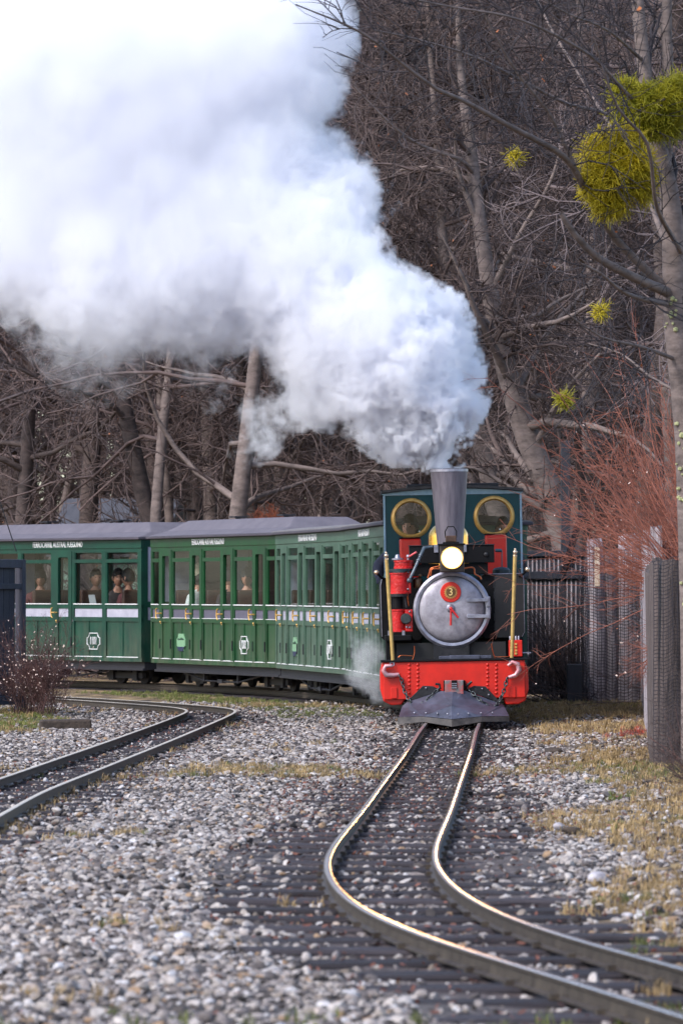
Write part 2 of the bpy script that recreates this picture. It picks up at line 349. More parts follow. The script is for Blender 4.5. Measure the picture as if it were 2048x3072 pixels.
tr = empty('railway_track', (0, 0, 0), 0, 'narrow gauge track with shiny rails and dark sleepers curving under the train', 'track')
rail(tr, MAIN, -GAUGE / 2, M_rail_top); rail(tr, MAIN, GAUGE / 2, M_rail_top)
SLP = sleepers(tr, MAIN, .70, 1.45, .27, 3, lambda p: p[1] > 88 or p[1] < 15.5)
ts = empty('railway_track', (0, 0, 0), 0, 'dull unused siding track bowing towards the carriages on the gravel at the left', 'track')
rail(ts, SIDE, -GAUGE / 2, M_rail_old); rail(ts, SIDE, GAUGE / 2, M_rail_old)
SLP += sleepers(ts, SIDE, .70, 1.3, .24, 5, lambda p: p[0] < -.08 * p[1] - 1)

def fastenings(parent, sl):
    b = MB()
    for x, y, a, l, w in sl:
        if y > 60 or y < 16: continue
        for s in (-1, 1):
            for q in (-1, 1):
                u = s * GAUGE / 2 + q * .036; b.box((x + u * math.cos(a), y + u * math.sin(a), .038), (.03, .04, .022), (0, 0, a))
    tag(b.build('rail_spikes', M_rail, parent), kind='stuff')
fastenings(tr, [q for q in SLP if track_d0(q, MAIN) < .3]); fastenings(ts, [q for q in SLP if track_d0(q, SIDE) < .3])

# ------------------------------------------------------------------ ground
def fft_noise2(n, beta, seed):
    r = np.random.default_rng(seed); a = r.standard_normal((n, n)); k = np.hypot(*np.meshgrid(np.fft.fftfreq(n), np.fft.fftfreq(n))); k[0, 0] = 1
    g = np.fft.ifft2(np.fft.fft2(a) * k ** (-beta / 2)).real; return (g - g.mean()) / g.std()
NZ = fft_noise2(256, 2.6, 4); NZ2 = fft_noise2(256, 2.2, 9)
def nz(T, x, y, s):                         # noise lookup, s = metres per cell
    i = np.floor(np.asarray(x) / s).astype(int) % 256; j = np.floor(np.asarray(y) / s).astype(int) % 256
    return T[i, j]
def track_dist(x, y, C):
    C = C[::2]; P = np.stack([np.ravel(x), np.ravel(y)], 1); out = np.empty(len(P))
    for i in range(0, len(P), 4000):
        out[i:i + 4000] = np.sqrt(((P[i:i + 4000, None] - C[None]) ** 2).sum(2)).min(1)
    return out.reshape(np.shape(x))
def fence_x(y): return np.interp(y, [14, 43, 56, 67, 75], [1.25, 2.40, 3.05, 3.6, 4.0])
def soil_mask(x, y):                        # 1 = earth and grass, 0 = ballast
    right = np.interp(y, [14, 20, 24, 30, 36, 42, 48, 52, 57, 62, 68], [1.15, 1.12, 1.05, 1.35, 1.5, 2.05, 2.05, 1.95, 1.85, 1.95, 2.0])
    a = np.clip((x - right + .22 * nz(NZ, x, y, .11)) / .35, 0, 1)
    left = np.interp(y, [50, 52.5, 54, 56, 60, 64], [-9, -3.6, -3.1, -2.85, -2.75, -3.1])
    b = np.clip((left - x + .15 * nz(NZ2, x, y, .09)) / .3, 0, 1) * (y > 50) * (y < 66)
    far = np.clip((y - 70.5 - .0 * x) / 2, 0, 1)
    return np.maximum(np.maximum(a, b), far)
gx = np.r_[np.array([-900, -400, -200, -100, -60, -40, -25, -16, -11, -8]), np.arange(-6.5, 6.51, .1), np.array([8, 11, 16, 25, 40, 60, 100, 200, 400, 900])]
gy = np.r_[np.array([-300, -100, -40, -10, 2, 8, 12]), np.arange(14, 40, .1), np.arange(40, 92, .16), np.array([96, 102, 110, 120, 135, 160, 200, 260, 400, 700, 1200, 2000])]
GX, GY = np.meshgrid(gx, gy)
near = np.clip((95 - GY) / 6, 0, 1) * (np.abs(GX) < 7) * (GY > 13)
dm = track_dist(GX, GY, MAIN); ds = track_dist(GX, GY, SIDE); dt = np.minimum(dm, ds)
SO = soil_mask(GX, GY)
def ground_h(x, y, so, dt):
    n = nz(NZ, x, y, .13) * .010 + nz(NZ2, x, y, .45) * .014
    base = .002 + n * np.clip((dt - .25) / .6, .15, 1)
    base = base + so * np.clip((x - 1.5) / 1.2, 0, 1) * .07 * (y < 70)
    return base
GZ = np.where(near > 0, ground_h(GX, GY, SO, dt), -.03)
far_rise = np.clip((GY - 150) / 300, 0, 1)
nx_, ny_ = len(gx), len(gy)
V = np.stack([GX, GY, GZ], 2).reshape(-1, 3)
ii = np.arange(nx_ * ny_).reshape(ny_, nx_)
Fq = np.stack([ii[:-1, :-1], ii[:-1, 1:], ii[1:, 1:], ii[1:, :-1]], 2).reshape(-1, 4)
def np_mesh(name, V, F, mats, smooth=False):
    me = bpy.data.meshes.new(name); n, k = F.shape
    me.vertices.add(len(V)); me.vertices.foreach_set('co', np.ascontiguousarray(V, np.float32).ravel())
    me.loops.add(n * k); me.loops.foreach_set('vertex_index', np.ascontiguousarray(F, np.int32).ravel())
    me.polygons.add(n); me.polygons.foreach_set('loop_start', np.arange(0, n * k, k, dtype=np.int32)); me.polygons.foreach_set('loop_total', np.full(n, k, np.int32))
    for m in (mats if isinstance(mats, (list, tuple)) else [mats]): me.materials.append(m)
    if smooth: me.polygons.foreach_set('use_smooth', np.ones(n, bool))
    me.update(calc_edges=True); return me
def ground_material():
    m = bpy.data.materials.new('ballast_and_soil'); m.use_nodes = True; nt = m.node_tree; N = nt.nodes; L = nt.links; b = N['Principled BSDF']; b.inputs['Roughness'].default_value = .85
    tc = N.new('ShaderNodeTexCoord')
    def ramp(fac, cols):
        r = N.new('ShaderNodeValToRGB'); L.new(fac, r.inputs[0]); e = r.color_ramp.elements
        while len(e) < len(cols): e.new(.5)
        for q, (p, c) in zip(e, cols): q.position = p; q.color = (*c, 1)
        return r.outputs[0]
    def noise(s, d=6):
        n = N.new('ShaderNodeTexNoise'); n.inputs['Scale'].default_value = s; n.inputs['Detail'].default_value = d; L.new(tc.outputs['Object'], n.inputs[0]); return n.outputs[0]
    vo = N.new('ShaderNodeTexVoronoi'); vo.inputs['Scale'].default_value = 26; L.new(tc.outputs['Object'], vo.inputs[0])
    grav = ramp(vo.outputs['Color'], [(.15, lin(42, 37, 36)), (.5, lin(70, 62, 60)), (.85, lin(104, 95, 92))])
    soil = ramp(noise(3), [(.35, lin(64, 50, 40)), (.5, lin(112, 92, 66)), (.62, lin(150, 126, 88)), (.75, lin(92, 90, 48))])
    mx = N.new('ShaderNodeMix'); mx.data_type = 'RGBA'; at_ = N.new('ShaderNodeAttribute'); at_.attribute_name = 'soil'
    L.new(at_.outputs['Fac'], mx.inputs[0]); L.new(grav, mx.inputs[6]); L.new(soil, mx.inputs[7])
    mx2 = N.new('ShaderNodeMix'); mx2.data_type = 'RGBA'; a2 = N.new('ShaderNodeAttribute'); a2.attribute_name = 'litter'; L.new(a2.outputs['Fac'], mx2.inputs[0]); L.new(mx.outputs[2], mx2.inputs[6])
    L.new(ramp(noise(30), [(.35, lin(46, 36, 36)), (.6, lin(84, 64, 58))]), mx2.inputs[7])
    L.new(mx2.outputs[2], b.inputs['Base Color'])
    bp = N.new('ShaderNodeBump'); bp.inputs['Strength'].default_value = .8; bp.inputs['Distance'].default_value = .02
    L.new(vo.outputs['Distance'], bp.inputs['Height']); L.new(bp.outputs[0], b.inputs['Normal']); return m
me = np_mesh('ground', V, Fq, ground_material(), True)
for nm, val in (('soil', SO), ('litter', np.clip(1.15 - dm / .75, 0, .85) * (near > 0))):
    me.attributes.new(nm, 'FLOAT', 'POINT').data.foreach_set('value', val.astype(np.float32).ravel())
tag(link(bpy.data.objects.new('ground', me)), kind='structure')

# ------------------------------------------------------------------ scattered ground cover, as instances
def scatter(name, P, rot, scale, which, shapes, label):
    """points P with Euler ROT, SCALE, and shape number WHICH carry instances of SHAPES (meshes)."""
    me = bpy.data.meshes.new(name); n = len(P); me.vertices.add(n); me.vertices.foreach_set('co', np.asarray(P, np.float32).ravel())
    me.attributes.new('turn', 'FLOAT_VECTOR', 'POINT').data.foreach_set('vector', np.asarray(rot, np.float32).ravel())
    me.attributes.new('size', 'FLOAT_VECTOR', 'POINT').data.foreach_set('vector', np.asarray(scale, np.float32).ravel())
    me.attributes.new('shape', 'INT', 'POINT').data.foreach_set('value', np.asarray(which, np.int32))
    o = tag(link(bpy.data.objects.new(name, me)), label, None, None, 'stuff')
    g = bpy.data.node_groups.new(name, 'GeometryNodeTree'); N = g.nodes; L = g.links
    g.interface.new_socket('Geometry', in_out='INPUT', socket_type='NodeSocketGeometry'); g.interface.new_socket('Geometry', in_out='OUTPUT', socket_type='NodeSocketGeometry')
    gi = N.new('NodeGroupInput'); go = N.new('NodeGroupOutput'); ip = N.new('GeometryNodeInstanceOnPoints'); jn = N.new('GeometryNodeJoinGeometry')
    for s in reversed(shapes):
        so = bpy.data.objects.new(s.name, s); oi = N.new('GeometryNodeObjectInfo'); oi.inputs['Object'].default_value = so; oi.inputs['As Instance'].default_value = True
        L.new(oi.outputs['Geometry'], jn.inputs[0])
    def attr(nm, t):
        a = N.new('GeometryNodeInputNamedAttribute'); a.data_type = t; a.inputs[0].default_value = nm; return a.outputs[0]
    L.new(gi.outputs[0], ip.inputs['Points']); L.new(jn.outputs[0], ip.inputs['Instance']); ip.inputs['Pick Instance'].default_value = True
    L.new(attr('shape', 'INT'), ip.inputs['Instance Index'])
    er = N.new('FunctionNodeEulerToRotation'); L.new(attr('turn', 'FLOAT_VECTOR'), er.inputs[0]); L.new(er.outputs[0], ip.inputs['Rotation'])
    L.new(attr('size', 'FLOAT_VECTOR'), ip.inputs['Scale']); L.new(ip.outputs[0], go.inputs[0])
    o.modifiers.new('scatter', 'NODES').node_group = g
    return o

def stone_material():
    m = bpy.data.materials.new('ballast_stone'); m.use_nodes = True; nt = m.node_tree; N = nt.nodes; L = nt.links; b = N['Principled BSDF']; b.inputs['Roughness'].default_value = .8; b.inputs['Specular IOR Level'].default_value = .25
    oi = N.new('ShaderNodeObjectInfo'); r = N.new('ShaderNodeValToRGB'); L.new(oi.outputs['Random'], r.inputs[0]); e = r.color_ramp.elements
    cols = [(0, lin(52, 47, 46)), (.2, lin(88, 81, 80)), (.4, lin(128, 119, 117)), (.58, lin(160, 151, 147)), (.72, lin(187, 178, 173)), (.82, lin(126, 114, 104)), (.9, lin(196, 192, 194)), (.96, lin(150, 124, 100))]
    while len(e) < len(cols): e.new(.5)
    for q, (p, c) in zip(e, cols): q.position = p; q.color = (*c, 1)
    tc = N.new('ShaderNodeTexCoord'); n = N.new('ShaderNodeTexNoise'); n.inputs['Scale'].default_value = 3; n.inputs['Detail'].default_value = 5; L.new(tc.outputs['Object'], n.inputs[0])
    mx = N.new('ShaderNodeMix'); mx.data_type = 'RGBA'; mx.blend_type = 'MULTIPLY'; mx.inputs[0].default_value = .55; L.new(r.outputs[0], mx.inputs[6])
    r2 = N.new('ShaderNodeValToRGB'); L.new(n.outputs[0], r2.inputs[0]); r2.color_ramp.elements[0].color = (.35, .34, .34, 1); r2.color_ramp.elements[1].color = (1.15, 1.15, 1.15, 1); r2.color_ramp.elements[0].position = .3; r2.color_ramp.elements[1].position = .65
    L.new(r2.outputs[0], mx.inputs[7]); L.new(mx.outputs[2], b.inputs['Base Color']); return m
M_stone = stone_material()
def stone_shapes(n, seed):
    rg = np.random.default_rng(seed); out = []
    for k in range(n):
        bm = bmesh.new(); bmesh.ops.create_icosphere(bm, subdivisions=2, radius=1)
        pl = rg.normal(size=(9, 3)); pl /= np.linalg.norm(pl, axis=1)[:, None]; dd = rg.uniform(.5, .9, 9)
        for v in bm.verts:
            p = np.array(v.co)
            for q, d in zip(pl, dd):
                s = p @ q
                if s > d: p = p - q * (s - d) * .95
            v.co = Vector(p * (1, .8, .6))
        me = bpy.data.meshes.new('ballast_stone'); bm.to_mesh(me); bm.free(); me.materials.append(M_stone)
        me.polygons.foreach_set('use_smooth', np.ones(len(me.polygons), bool)); me.set_sharp_from_angle(angle=R(32)); out.append(me)
    return out
rg = np.random.default_rng(5)
def view_points(n, y0, y1, seed, margin=1.12):
    r = np.random.default_rng(seed); y = np.sqrt(r.uniform(y0 ** 2, y1 ** 2, n)); x = r.uniform(-1, 1, n) * (.06 * margin * y + .3); return x, y
def near_sleeper(x, y):
    ok = np.zeros(len(x), bool)
    for sx, sy, a, l, w in SLP:
        m = np.abs(y - sy) < 1.0
        if not m.any(): continue
        idx = np.where(m)[0]; dx, dy = x[idx] - sx, y[idx] - sy; u = dx * math.cos(a) + dy * math.sin(a); v = -dx * math.sin(a) + dy * math.cos(a)
        ok[idx] |= (np.abs(u) < l / 2) & (np.abs(v) < w / 2)
    return ok
sx, sy = view_points(300000, 15.5, 71, 11)
tdm = track_dist(sx, sy, MAIN); tds = track_dist(sx, sy, SIDE); td = np.minimum(tdm, tds); so_ = soil_mask(sx, sy)
on = near_sleeper(sx, sy)
p = np.ones(len(sx)); p *= np.where(on, np.where(sy > 33, .22, .05), 1); p *= 1 - .72 * so_
p *= np.where(np.abs(td - GAUGE / 2) < .045, 0, 1)
p *= np.where(sy > 46, .75, 1)
p *= np.where(tdm < .75, .8, 1)
p *= np.where((tdm > .25) & (tdm < .86) & (sy < 33), .22, 1)
pn = nz(NZ2, sx + 3, sy, .16); p *= np.clip(1.05 - .33 * np.clip(pn - .2, 0, 3), .25, 1)
keep = rg.random(len(sx)) < p; sx, sy, so_, td, on = sx[keep], sy[keep], so_[keep], td[keep], on[keep]
r0 = np.exp(rg.normal(math.log(.0138), .36, len(sx))) * np.where(sy > 46, 1.12, 1) * np.where(td < .5, .82, 1); r0 *= np.clip(1 + .16 * nz(NZ, sx, sy + 20, .3), .7, 1.4); r0 = np.clip(r0, .007, .036)
sz = ground_h(sx, sy, so_, td) + r0 * rg.uniform(-.05, .4, len(sx)); sz = np.where(on, .03 + r0 * .3, sz)
n = len(sx)
scatter('ballast_gravel', np.stack([sx, sy, sz], 1), np.stack([rg.normal(0, .35, n), rg.normal(0, .35, n), rg.uniform(0, 6.3, n)], 1),
        np.stack([r0 * rg.uniform(.8, 1.35, n), r0 * rg.uniform(.8, 1.2, n), r0 * rg.uniform(.75, 1.2, n)], 1), rg.integers(0, 10, n), stone_shapes(10, 2), 'loose grey and white ballast stones covering the ground between the tracks')

def tuft_shapes(n, blades, h, w, spread, m, seed, lean=.6):
    rg = random.Random(seed); out = []
    for k in range(n):
        b = MB()
        for _ in range(blades):
            a = rg.uniform(0, 6.28); r = rg.uniform(0, spread); x, y = r * math.cos(a), r * math.sin(a); q = rg.uniform(0, 6.28); hh = h * rg.uniform(.45, 1); L_ = hh * rg.uniform(.1, lean)
            dx, dy = math.cos(q), math.sin(q); wx, wy = -dy * w / 2, dx * w / 2
            p0, p1, p2 = (x, y, -.01), (x + dx * L_ * .35, y + dy * L_ * .35, hh * .6), (x + dx * L_, y + dy * L_, hh * rg.uniform(.75, 1))
            b.add([(p0[0] - wx, p0[1] - wy, p0[2]), (p0[0] + wx, p0[1] + wy, p0[2]), (p1[0] + wx * .8, p1[1] + wy * .8, p1[2]), (p1[0] - wx * .8, p1[1] - wy * .8, p1[2]), p2], [(0, 1, 2, 3), (3, 2, 4)])
        out.append(b.mesh('grass_tuft', m))
    return out
def grass(name, x, y, h, shapes, seed, label, smin=.5, smax=1.3):
    r = np.random.default_rng(seed); n = len(x); so = soil_mask(x, y); z = ground_h(x, y, so, np.minimum(track_dist(x, y, MAIN), track_dist(x, y, SIDE)))
    s = r.uniform(smin, smax, n)
    scatter(name, np.stack([x, y, z], 1), np.stack([r.normal(0, .12, n), r.normal(0, .12, n), r.uniform(0, 6.3, n)], 1), np.stack([s, s, s * r.uniform(.7, 1.2, n)], 1), r.integers(0, len(shapes), n), shapes, label)
gxp, gyp = view_points(90000, 16, 74, 21); gs = soil_mask(gxp, gyp)
tdg = np.minimum(track_dist(gxp, gyp, MAIN), track_dist(gxp, gyp, SIDE)); ong = near_sleeper(gxp, gyp)
patch = nz(NZ2, gxp + 40, gyp, .12); patch2 = nz(NZ, gxp - 17, gyp + 9, .1)
straw = (gs > .45) & (gyp < 70) & (rg.random(len(gs)) < np.where(gxp > 0, np.where(gyp < 40, .33, .5), .35)) & (patch > -.4)
tufty = (gs < .45) & (patch2 > 1.05) & (gyp > 19) & (tdg > .32) & ~ong & (rg.random(len(gs)) < .45)
rail_side = (np.abs(tds_ := track_dist(gxp, gyp, SIDE)) < .42) & (tds_ > .3) & (rg.random(len(gs)) < .25) & (patch > 0)
sel = straw | tufty | rail_side
straw_sh = tuft_shapes(6, 16, .085, .005, .05, M_straw, 3)
grass('dry_grass', gxp[sel], gyp[sel], .1, straw_sh, 31, 'dry straw coloured grass along the foot of the fence and in thin tufts among the stones', .4, 1.1)
gn = (((gs > .45) & ((patch2 > .1) | (gxp < -1.5)) & (gyp < 70) & (rg.random(len(gs)) < .5)) | ((gs < .45) & (patch2 > 1.2) & (patch2 < 1.9) & (rg.random(len(gs)) < .2) & ~ong & (tdg > .32)))
bx, by = view_points(30000, 62, 78, 77); bd = track_dist(bx, by, MAIN); bs = track_dist(bx, by, SIDE)
strip = (bd > .75) & (bd < 1.9) & (bx < 1.2) & (bs > .4) & (rg.random(len(bx)) < .35)
gxx, gyy = np.r_[gxp[gn], bx[strip]], np.r_[gyp[gn], by[strip]]
grass('green_grass', gxx, gyy, .08, tuft_shapes(5, 16, .07, .005, .05, M_grass, 4), 32, 'short green grass and moss in patches beside the tracks', .35, 1.0)
rx = rg.normal(2.78, .12, 70); ry = rg.normal(52.6, .5, 70)
grass('rust_red_grass', rx, ry, .1, tuft_shapes(4, 18, .13, .006, .06, M_redgrass, 6, .9), 33, 'rust red grass clump at the foot of the slab fence', .3, .8)
# fallen leaves
lb = MB(); lb.add([(-1, 0, 0), (-.3, .5, .12), (.5, .45, .2), (1, 0, .05), (.5, -.5, .22), (-.3, -.5, .1), (0, 0, -.03)], [(6, 0, 1), (6, 1, 2), (6, 2, 3), (6, 3, 4), (6, 4, 5), (6, 5, 0)])
M_litter = mat('leaf_litter', lin(120, 72, 56), lin(78, 46, 40), 30, .7, rand=.4)
lx, ly = view_points(52000, 18, 68, 41); ld = track_dist(lx, ly, MAIN); ls = soil_mask(lx, ly)
lk = rg.random(len(lx)) < (np.where((ld < 1.0) & (ly > 32) & (ly < 48), .5, np.where(ld < .9, .16, .03)) + .16 * ls + .14 * (track_dist(lx, ly, SIDE) < .7)) ; lk &= ~((np.abs(ld - GAUGE / 2) < .04))
lx, ly, ld = lx[lk], ly[lk], ld[lk]; n = len(lx)
ln = near_sleeper(lx, ly); q = rg.uniform(.008, .02, n)
scatter('leaf_litter', np.stack([lx, ly, np.where(ln, .036, ground_h(lx, ly, soil_mask(lx, ly), ld) + .022)], 1), np.stack([rg.normal(0, .5, n), rg.normal(0, .5, n), rg.uniform(0, 6.3, n)], 1), np.stack([q, q * .8, q], 1), np.zeros(n), [lb.mesh('fallen_leaf', M_litter)], 'brown fallen leaves scattered over the track bed')
# single rocks and clods that stand out
def rock(name, px, py, wpx, m, label, cat, seed, flat=.6):
    p = on_plane(px, py, .03); s = wpx * p.y / FPX / 2; rr = np.random.default_rng(seed)
    bm = bmesh.new(); bmesh.ops.create_icosphere(bm, subdivisions=3, radius=1)
    pl = rr.normal(size=(12, 3)); pl /= np.linalg.norm(pl, axis=1)[:, None]; dd = rr.uniform(.6, .95, 12)
    for v in bm.verts:
        c = np.array(v.co)
        for q, d in zip(pl, dd):
            t = c @ q
            if t > d: c = c - q * (t - d) * .8
        v.co = Vector(c * (1, .8, flat)) * s
    me = bpy.data.meshes.new(name); bm.to_mesh(me); bm.free(); me.materials.append(m); me.polygons.foreach_set('use_smooth', np.ones(len(me.polygons), bool))
    o = link(bpy.data.objects.new(name, me)); o.location = (p.x, p.y, .03 + s * flat * .35); o.rotation_euler = (0, 0, rr.uniform(0, 6)); return tag(o, label, cat)
rock('rock', 1792, 2645, 78, M_rock, 'pale rounded rock lying in the dry grass right of the foreground rails', 'rock', 1)
rock('rock', 1844, 2665, 52, M_rock, 'small pale stone touching the larger pale rounded rock', 'rock', 2, .4)
rock('rock', 1676, 2484, 44, M_rock, 'white stone beside a dark clod on the gravel right of the track', 'rock', 3)
rock('earth_clod', 1712, 2496, 62, M_clod, 'dark lump of earth beside a white stone on the gravel', 'clod', 4, .5)
rock('earth_clod', 1658, 2262, 62, M_clod, 'dark brown clod at the edge of the straw grass near the locomotive', 'clod', 5, .5)
rock('rock', 1880, 2750, 40, M_rock, 'small light stone in the dry grass nearest the camera', 'rock', 6, .5)
b = MB(); b.box((0, 0, .03), (.52, .17, .15)); lg = b.build('old_timber', M_clod, bevel=.02); lg.location = (-2.78, 57.4, .01); lg.rotation_euler = (.03, -.02, .12); tag(lg, 'short dark old timber lying on the grass left of the siding', 'timber')

# ------------------------------------------------------------------ locomotive
LO = Vector((1.12, 57.0, .1)); ROLL = R(-1.0)
loco = empty('steam_locomotive', LO, 0, 'red and black narrow gauge steam locomotive with a lit headlamp, flared chimney and teal cab', 'locomotive')
loco.rotation_euler = (0, ROLL, 0)
LINV = Matrix.Rotation(ROLL, 3, 'Y').inverted()
def lp(px, py, dd, full=False):          # local point for a pixel of the photograph at depth dd behind the buffer beam
    if not full: px, py = 1100 + px * .3508, 1380 + py * .3508      # read off an enlargement of the engine front
    w = at(px, py, 57 + dd); return LINV @ (w - LO)
def lx(px, dd): return lp(px, 1300, dd).x
def lz(py, dd): return lp(735, py, dd).z
def rr_(px, dd): return px * .3508 * (57 + dd) / FPX
def P(name, b, m, smooth=0, bevel=0, parent=loco, fix=False): return b.build(name, m, parent, smooth, bevel, fix)

# buffer beam with rounded ends behind it
b = MB(); zb, zt = lz(2040, 0), lz(1722, 0); xl, xr = lx(130, 0), lx(1340, 0)
b.bb(xl, xr, 0, .03, zb, zt); bf = P('buffer_beam', b, M_red, bevel=.006)
out = [(112, 1815), (128, 1735), (1345, 1718), (1374, 1790), (1380, 1960), (1352, 2056), (1295, 2086), (1185, 2092), (1165, 2035), (325, 2046), (295, 2092), (205, 2096), (142, 2062), (114, 1960)]
b = MB(); b.prism([(lp(x, y, .1).x, lp(x, y, .1).z) for x, y in out], .034, .5); P('beam_skirt', b, M_red, bevel=.012)
b = MB()
for cx in (362, 434, 1030, 1105):
    for k in range(8):
        y = 1750 + k * 34.5; c = lp(cx, y, 0); b.ball((c.x, -.002, c.z), .0155, 8, sc=(1, .6, 1))
rv = P('rivets', b, M_red, 60); tag(rv, kind='stuff')
for cx, cy_ in ((232, 1992), (1243, 1985)):
    c = lp(cx, cy_, 0); b = MB(); b.box((c.x, -.006, c.z), (.062, .014, .11)); P('jacking_plate', b, M_red, bevel=.004)
b = MB(); b.bb(lx(110, .1), lx(1378, .1), -.02, .5, zt + .002, zt + .02); P('beam_top_plate', b, M_black, bevel=.004)
# coupling bar lying on the beam
a, c = lp(615, 1693, .05), lp(1062, 1690, .05); b = MB(); b.bb(a.x, c.x, .0, .06, zt + .022, zt + .055); b.bb(lx(700, 0), lx(960, 0), -.012, .07, zt + .02, zt + .06); P('coupling_bar', b, M_plough, bevel=.006)
# coupler pocket
b = MB(); b.bb(lx(645, -.1), lx(832, -.1), -.12, 0, lz(1985, -.1), lz(1885, -.1)); cb = P('coupler', b, M_black, bevel=.008)
b = MB(); b.bb(lx(655, -.15), lx(814, -.15), -.19, -.121, lz(2020, -.15), lz(1882, -.15)); P('coupler_face', b, mat('worn_red_steel', lin(206, 30, 22), lin(120, 124, 126), 9, .4, metal=.4, contrast=.7), bevel=.008)
b = MB(); b.bb(lx(712, -.2), lx(760, -.2), -.196, -.191, lz(1958, -.2), lz(1884, -.2)); P('coupler_slot', b, M_black)
b = MB()
for y in (1912, 1930, 1948): b.bb(lx(714, -.2), lx(757, -.2), -.206, -.197, lz(y + 5, -.2), lz(y - 4, -.2))
tag(P('coupler_bars', b, M_rim), kind='stuff')
# plough
def pv(x, y, d): return lp(x, y, d)
b = MB(); vs = [pv(640, 1975, -.16), pv(735, 1985, -.20), pv(835, 1972, -.16), pv(1160, 2090, -.10), pv(1172, 2105, -.10), pv(1214, 2188, -.3), pv(980, 2192, -.5), pv(725, 2216, -.62), pv(480, 2192, -.5), pv(272, 2196, -.3), pv(302, 2106, -.10), pv(345, 2070, -.10), pv(722, 2100, -.46)]
ff = [(0, 1, 12, 11), (11, 12, 8, 10), (10, 8, 9), (12, 7, 8), (1, 2, 3, 12), (3, 4, 6, 12), (4, 5, 6), (12, 6, 7)]
back = [v + Vector((0, .03, 0)) for v in vs]; n = len(vs)
b.add(vs, ff); b.add(back, [f[::-1] for f in ff])
ring = [0, 11, 10, 9, 8, 7, 6, 5, 4, 3, 2, 1]
b.add(vs + back, [(ring[i], ring[(i + 1) % 12], ring[(i + 1) % 12] + n, ring[i] + n) for i in range(12)])
pl = P('plough', b, M_plough, 0, 0, fix=True)
low = [pv(1214, 2192, -.31), pv(980, 2196, -.51), pv(725, 2220, -.63), pv(480, 2196, -.51), pv(262, 2200, -.31)]
b = MB(); lo2 = [Vector((v.x, v.y - .01, v.z - .05 - (.02 if i in (2, 4) else 0))) for i, v in enumerate(low)]; bk = [v + Vector((0, .03, 0)) for v in low]; bk2 = [v + Vector((0, .03, 0)) for v in lo2]
for i in range(4): b.add([low[i], low[i + 1], lo2[i + 1], lo2[i], bk[i], bk[i + 1], bk2[i + 1], bk2[i]], [(0, 1, 2, 3), (7, 6, 5, 4), (0, 4, 5, 1), (3, 2, 6, 7), (0, 3, 7, 4), (1, 5, 6, 2)])
P('plough_lip', b, mat('worn_plough_rubber', lin(92, 86, 84), lin(44, 42, 44), 8, .7, bump=.4, bscale=12), fix=True)
for s, q in ((-1, [(302, 2104), (478, 1930), (566, 1934), (640, 1974), (348, 2068)]), (1, [(1170, 2104), (1014, 1936), (912, 1930), (838, 1972), (1128, 2070)])):
    b = MB(); b.prism([(lp(x, y, -.05).x, lp(x, y, -.05).z) for x, y in q], -.075, -.055); P('deflector_plate', b, M_iron, bevel=.003, fix=True)
b = MB()
for x, y, d in ((405, 2162, -.40), (505, 2164, -.46), (603, 2168, -.53), (688, 2172, -.6), (780, 2175, -.6), (868, 2168, -.53), (975, 2165, -.45), (1072, 2162, -.38), (505, 1950, -.08), (985, 1957, -.08), (1040, 2008, -.08)):
    c = lp(x, y, d); b.ball((c.x, c.y - .004, c.z), .010, 8)
tag(P('plough_bolts', b, M_rim, 60), kind='stuff')
# hooks and chains
def torus(R_, r, k=12, j=6, stretch=1.5):
    b = MB(); v = []
    for i in range(k):
        a = 2 * math.pi * i / k
        for q in range(j):
            t = 2 * math.pi * q / j; v.append(((R_ + r * math.cos(t)) * math.cos(a) * stretch, (R_ + r * math.cos(t)) * math.sin(a), r * math.sin(t)))
    return b.add(v, [(i * j + q, ((i + 1) % k) * j + q, ((i + 1) % k) * j + (q + 1) % j, i * j + (q + 1) % j) for i in range(k) for q in range(j)])
M_chain = mat('chain_steel', lin(92, 96, 98), lin(44, 52, 54), 20, .4, metal=.7)
M_hook = mat('worn_pink_hook', lin(204, 120, 124), lin(160, 150, 158), 9, .4, metal=.4)
link_me = torus(.0145, .0062).mesh('chain_link', M_chain, 180)
def chain(parent, pts, d, n):
    C = catmull([(*lp(x, y, d + dz)[:],) for x, y, dz in pts], .004); s = np.r_[0, np.cumsum(np.linalg.norm(np.diff(C, axis=0), axis=1))]
    for i in range(n):
        q = (i + .5) / n * s[-1]; p = [np.interp(q, s, C[:, k]) for k in range(3)]; p2 = [np.interp(min(q + .01, s[-1]), s, C[:, k]) for k in range(3)]; p1 = [np.interp(max(q - .01, 0), s, C[:, k]) for k in range(3)]
        t = Vector(p2) - Vector(p1); o = put('chain_link', link_me, parent); rot = t.to_track_quat('X', 'Z').to_matrix() @ Matrix.Rotation(R(90 * (i % 2) + 20), 3, 'X')
        o.location = p; o.rotation_euler = rot.to_euler(); o.scale = (s[-1] / n / .036,) * 3
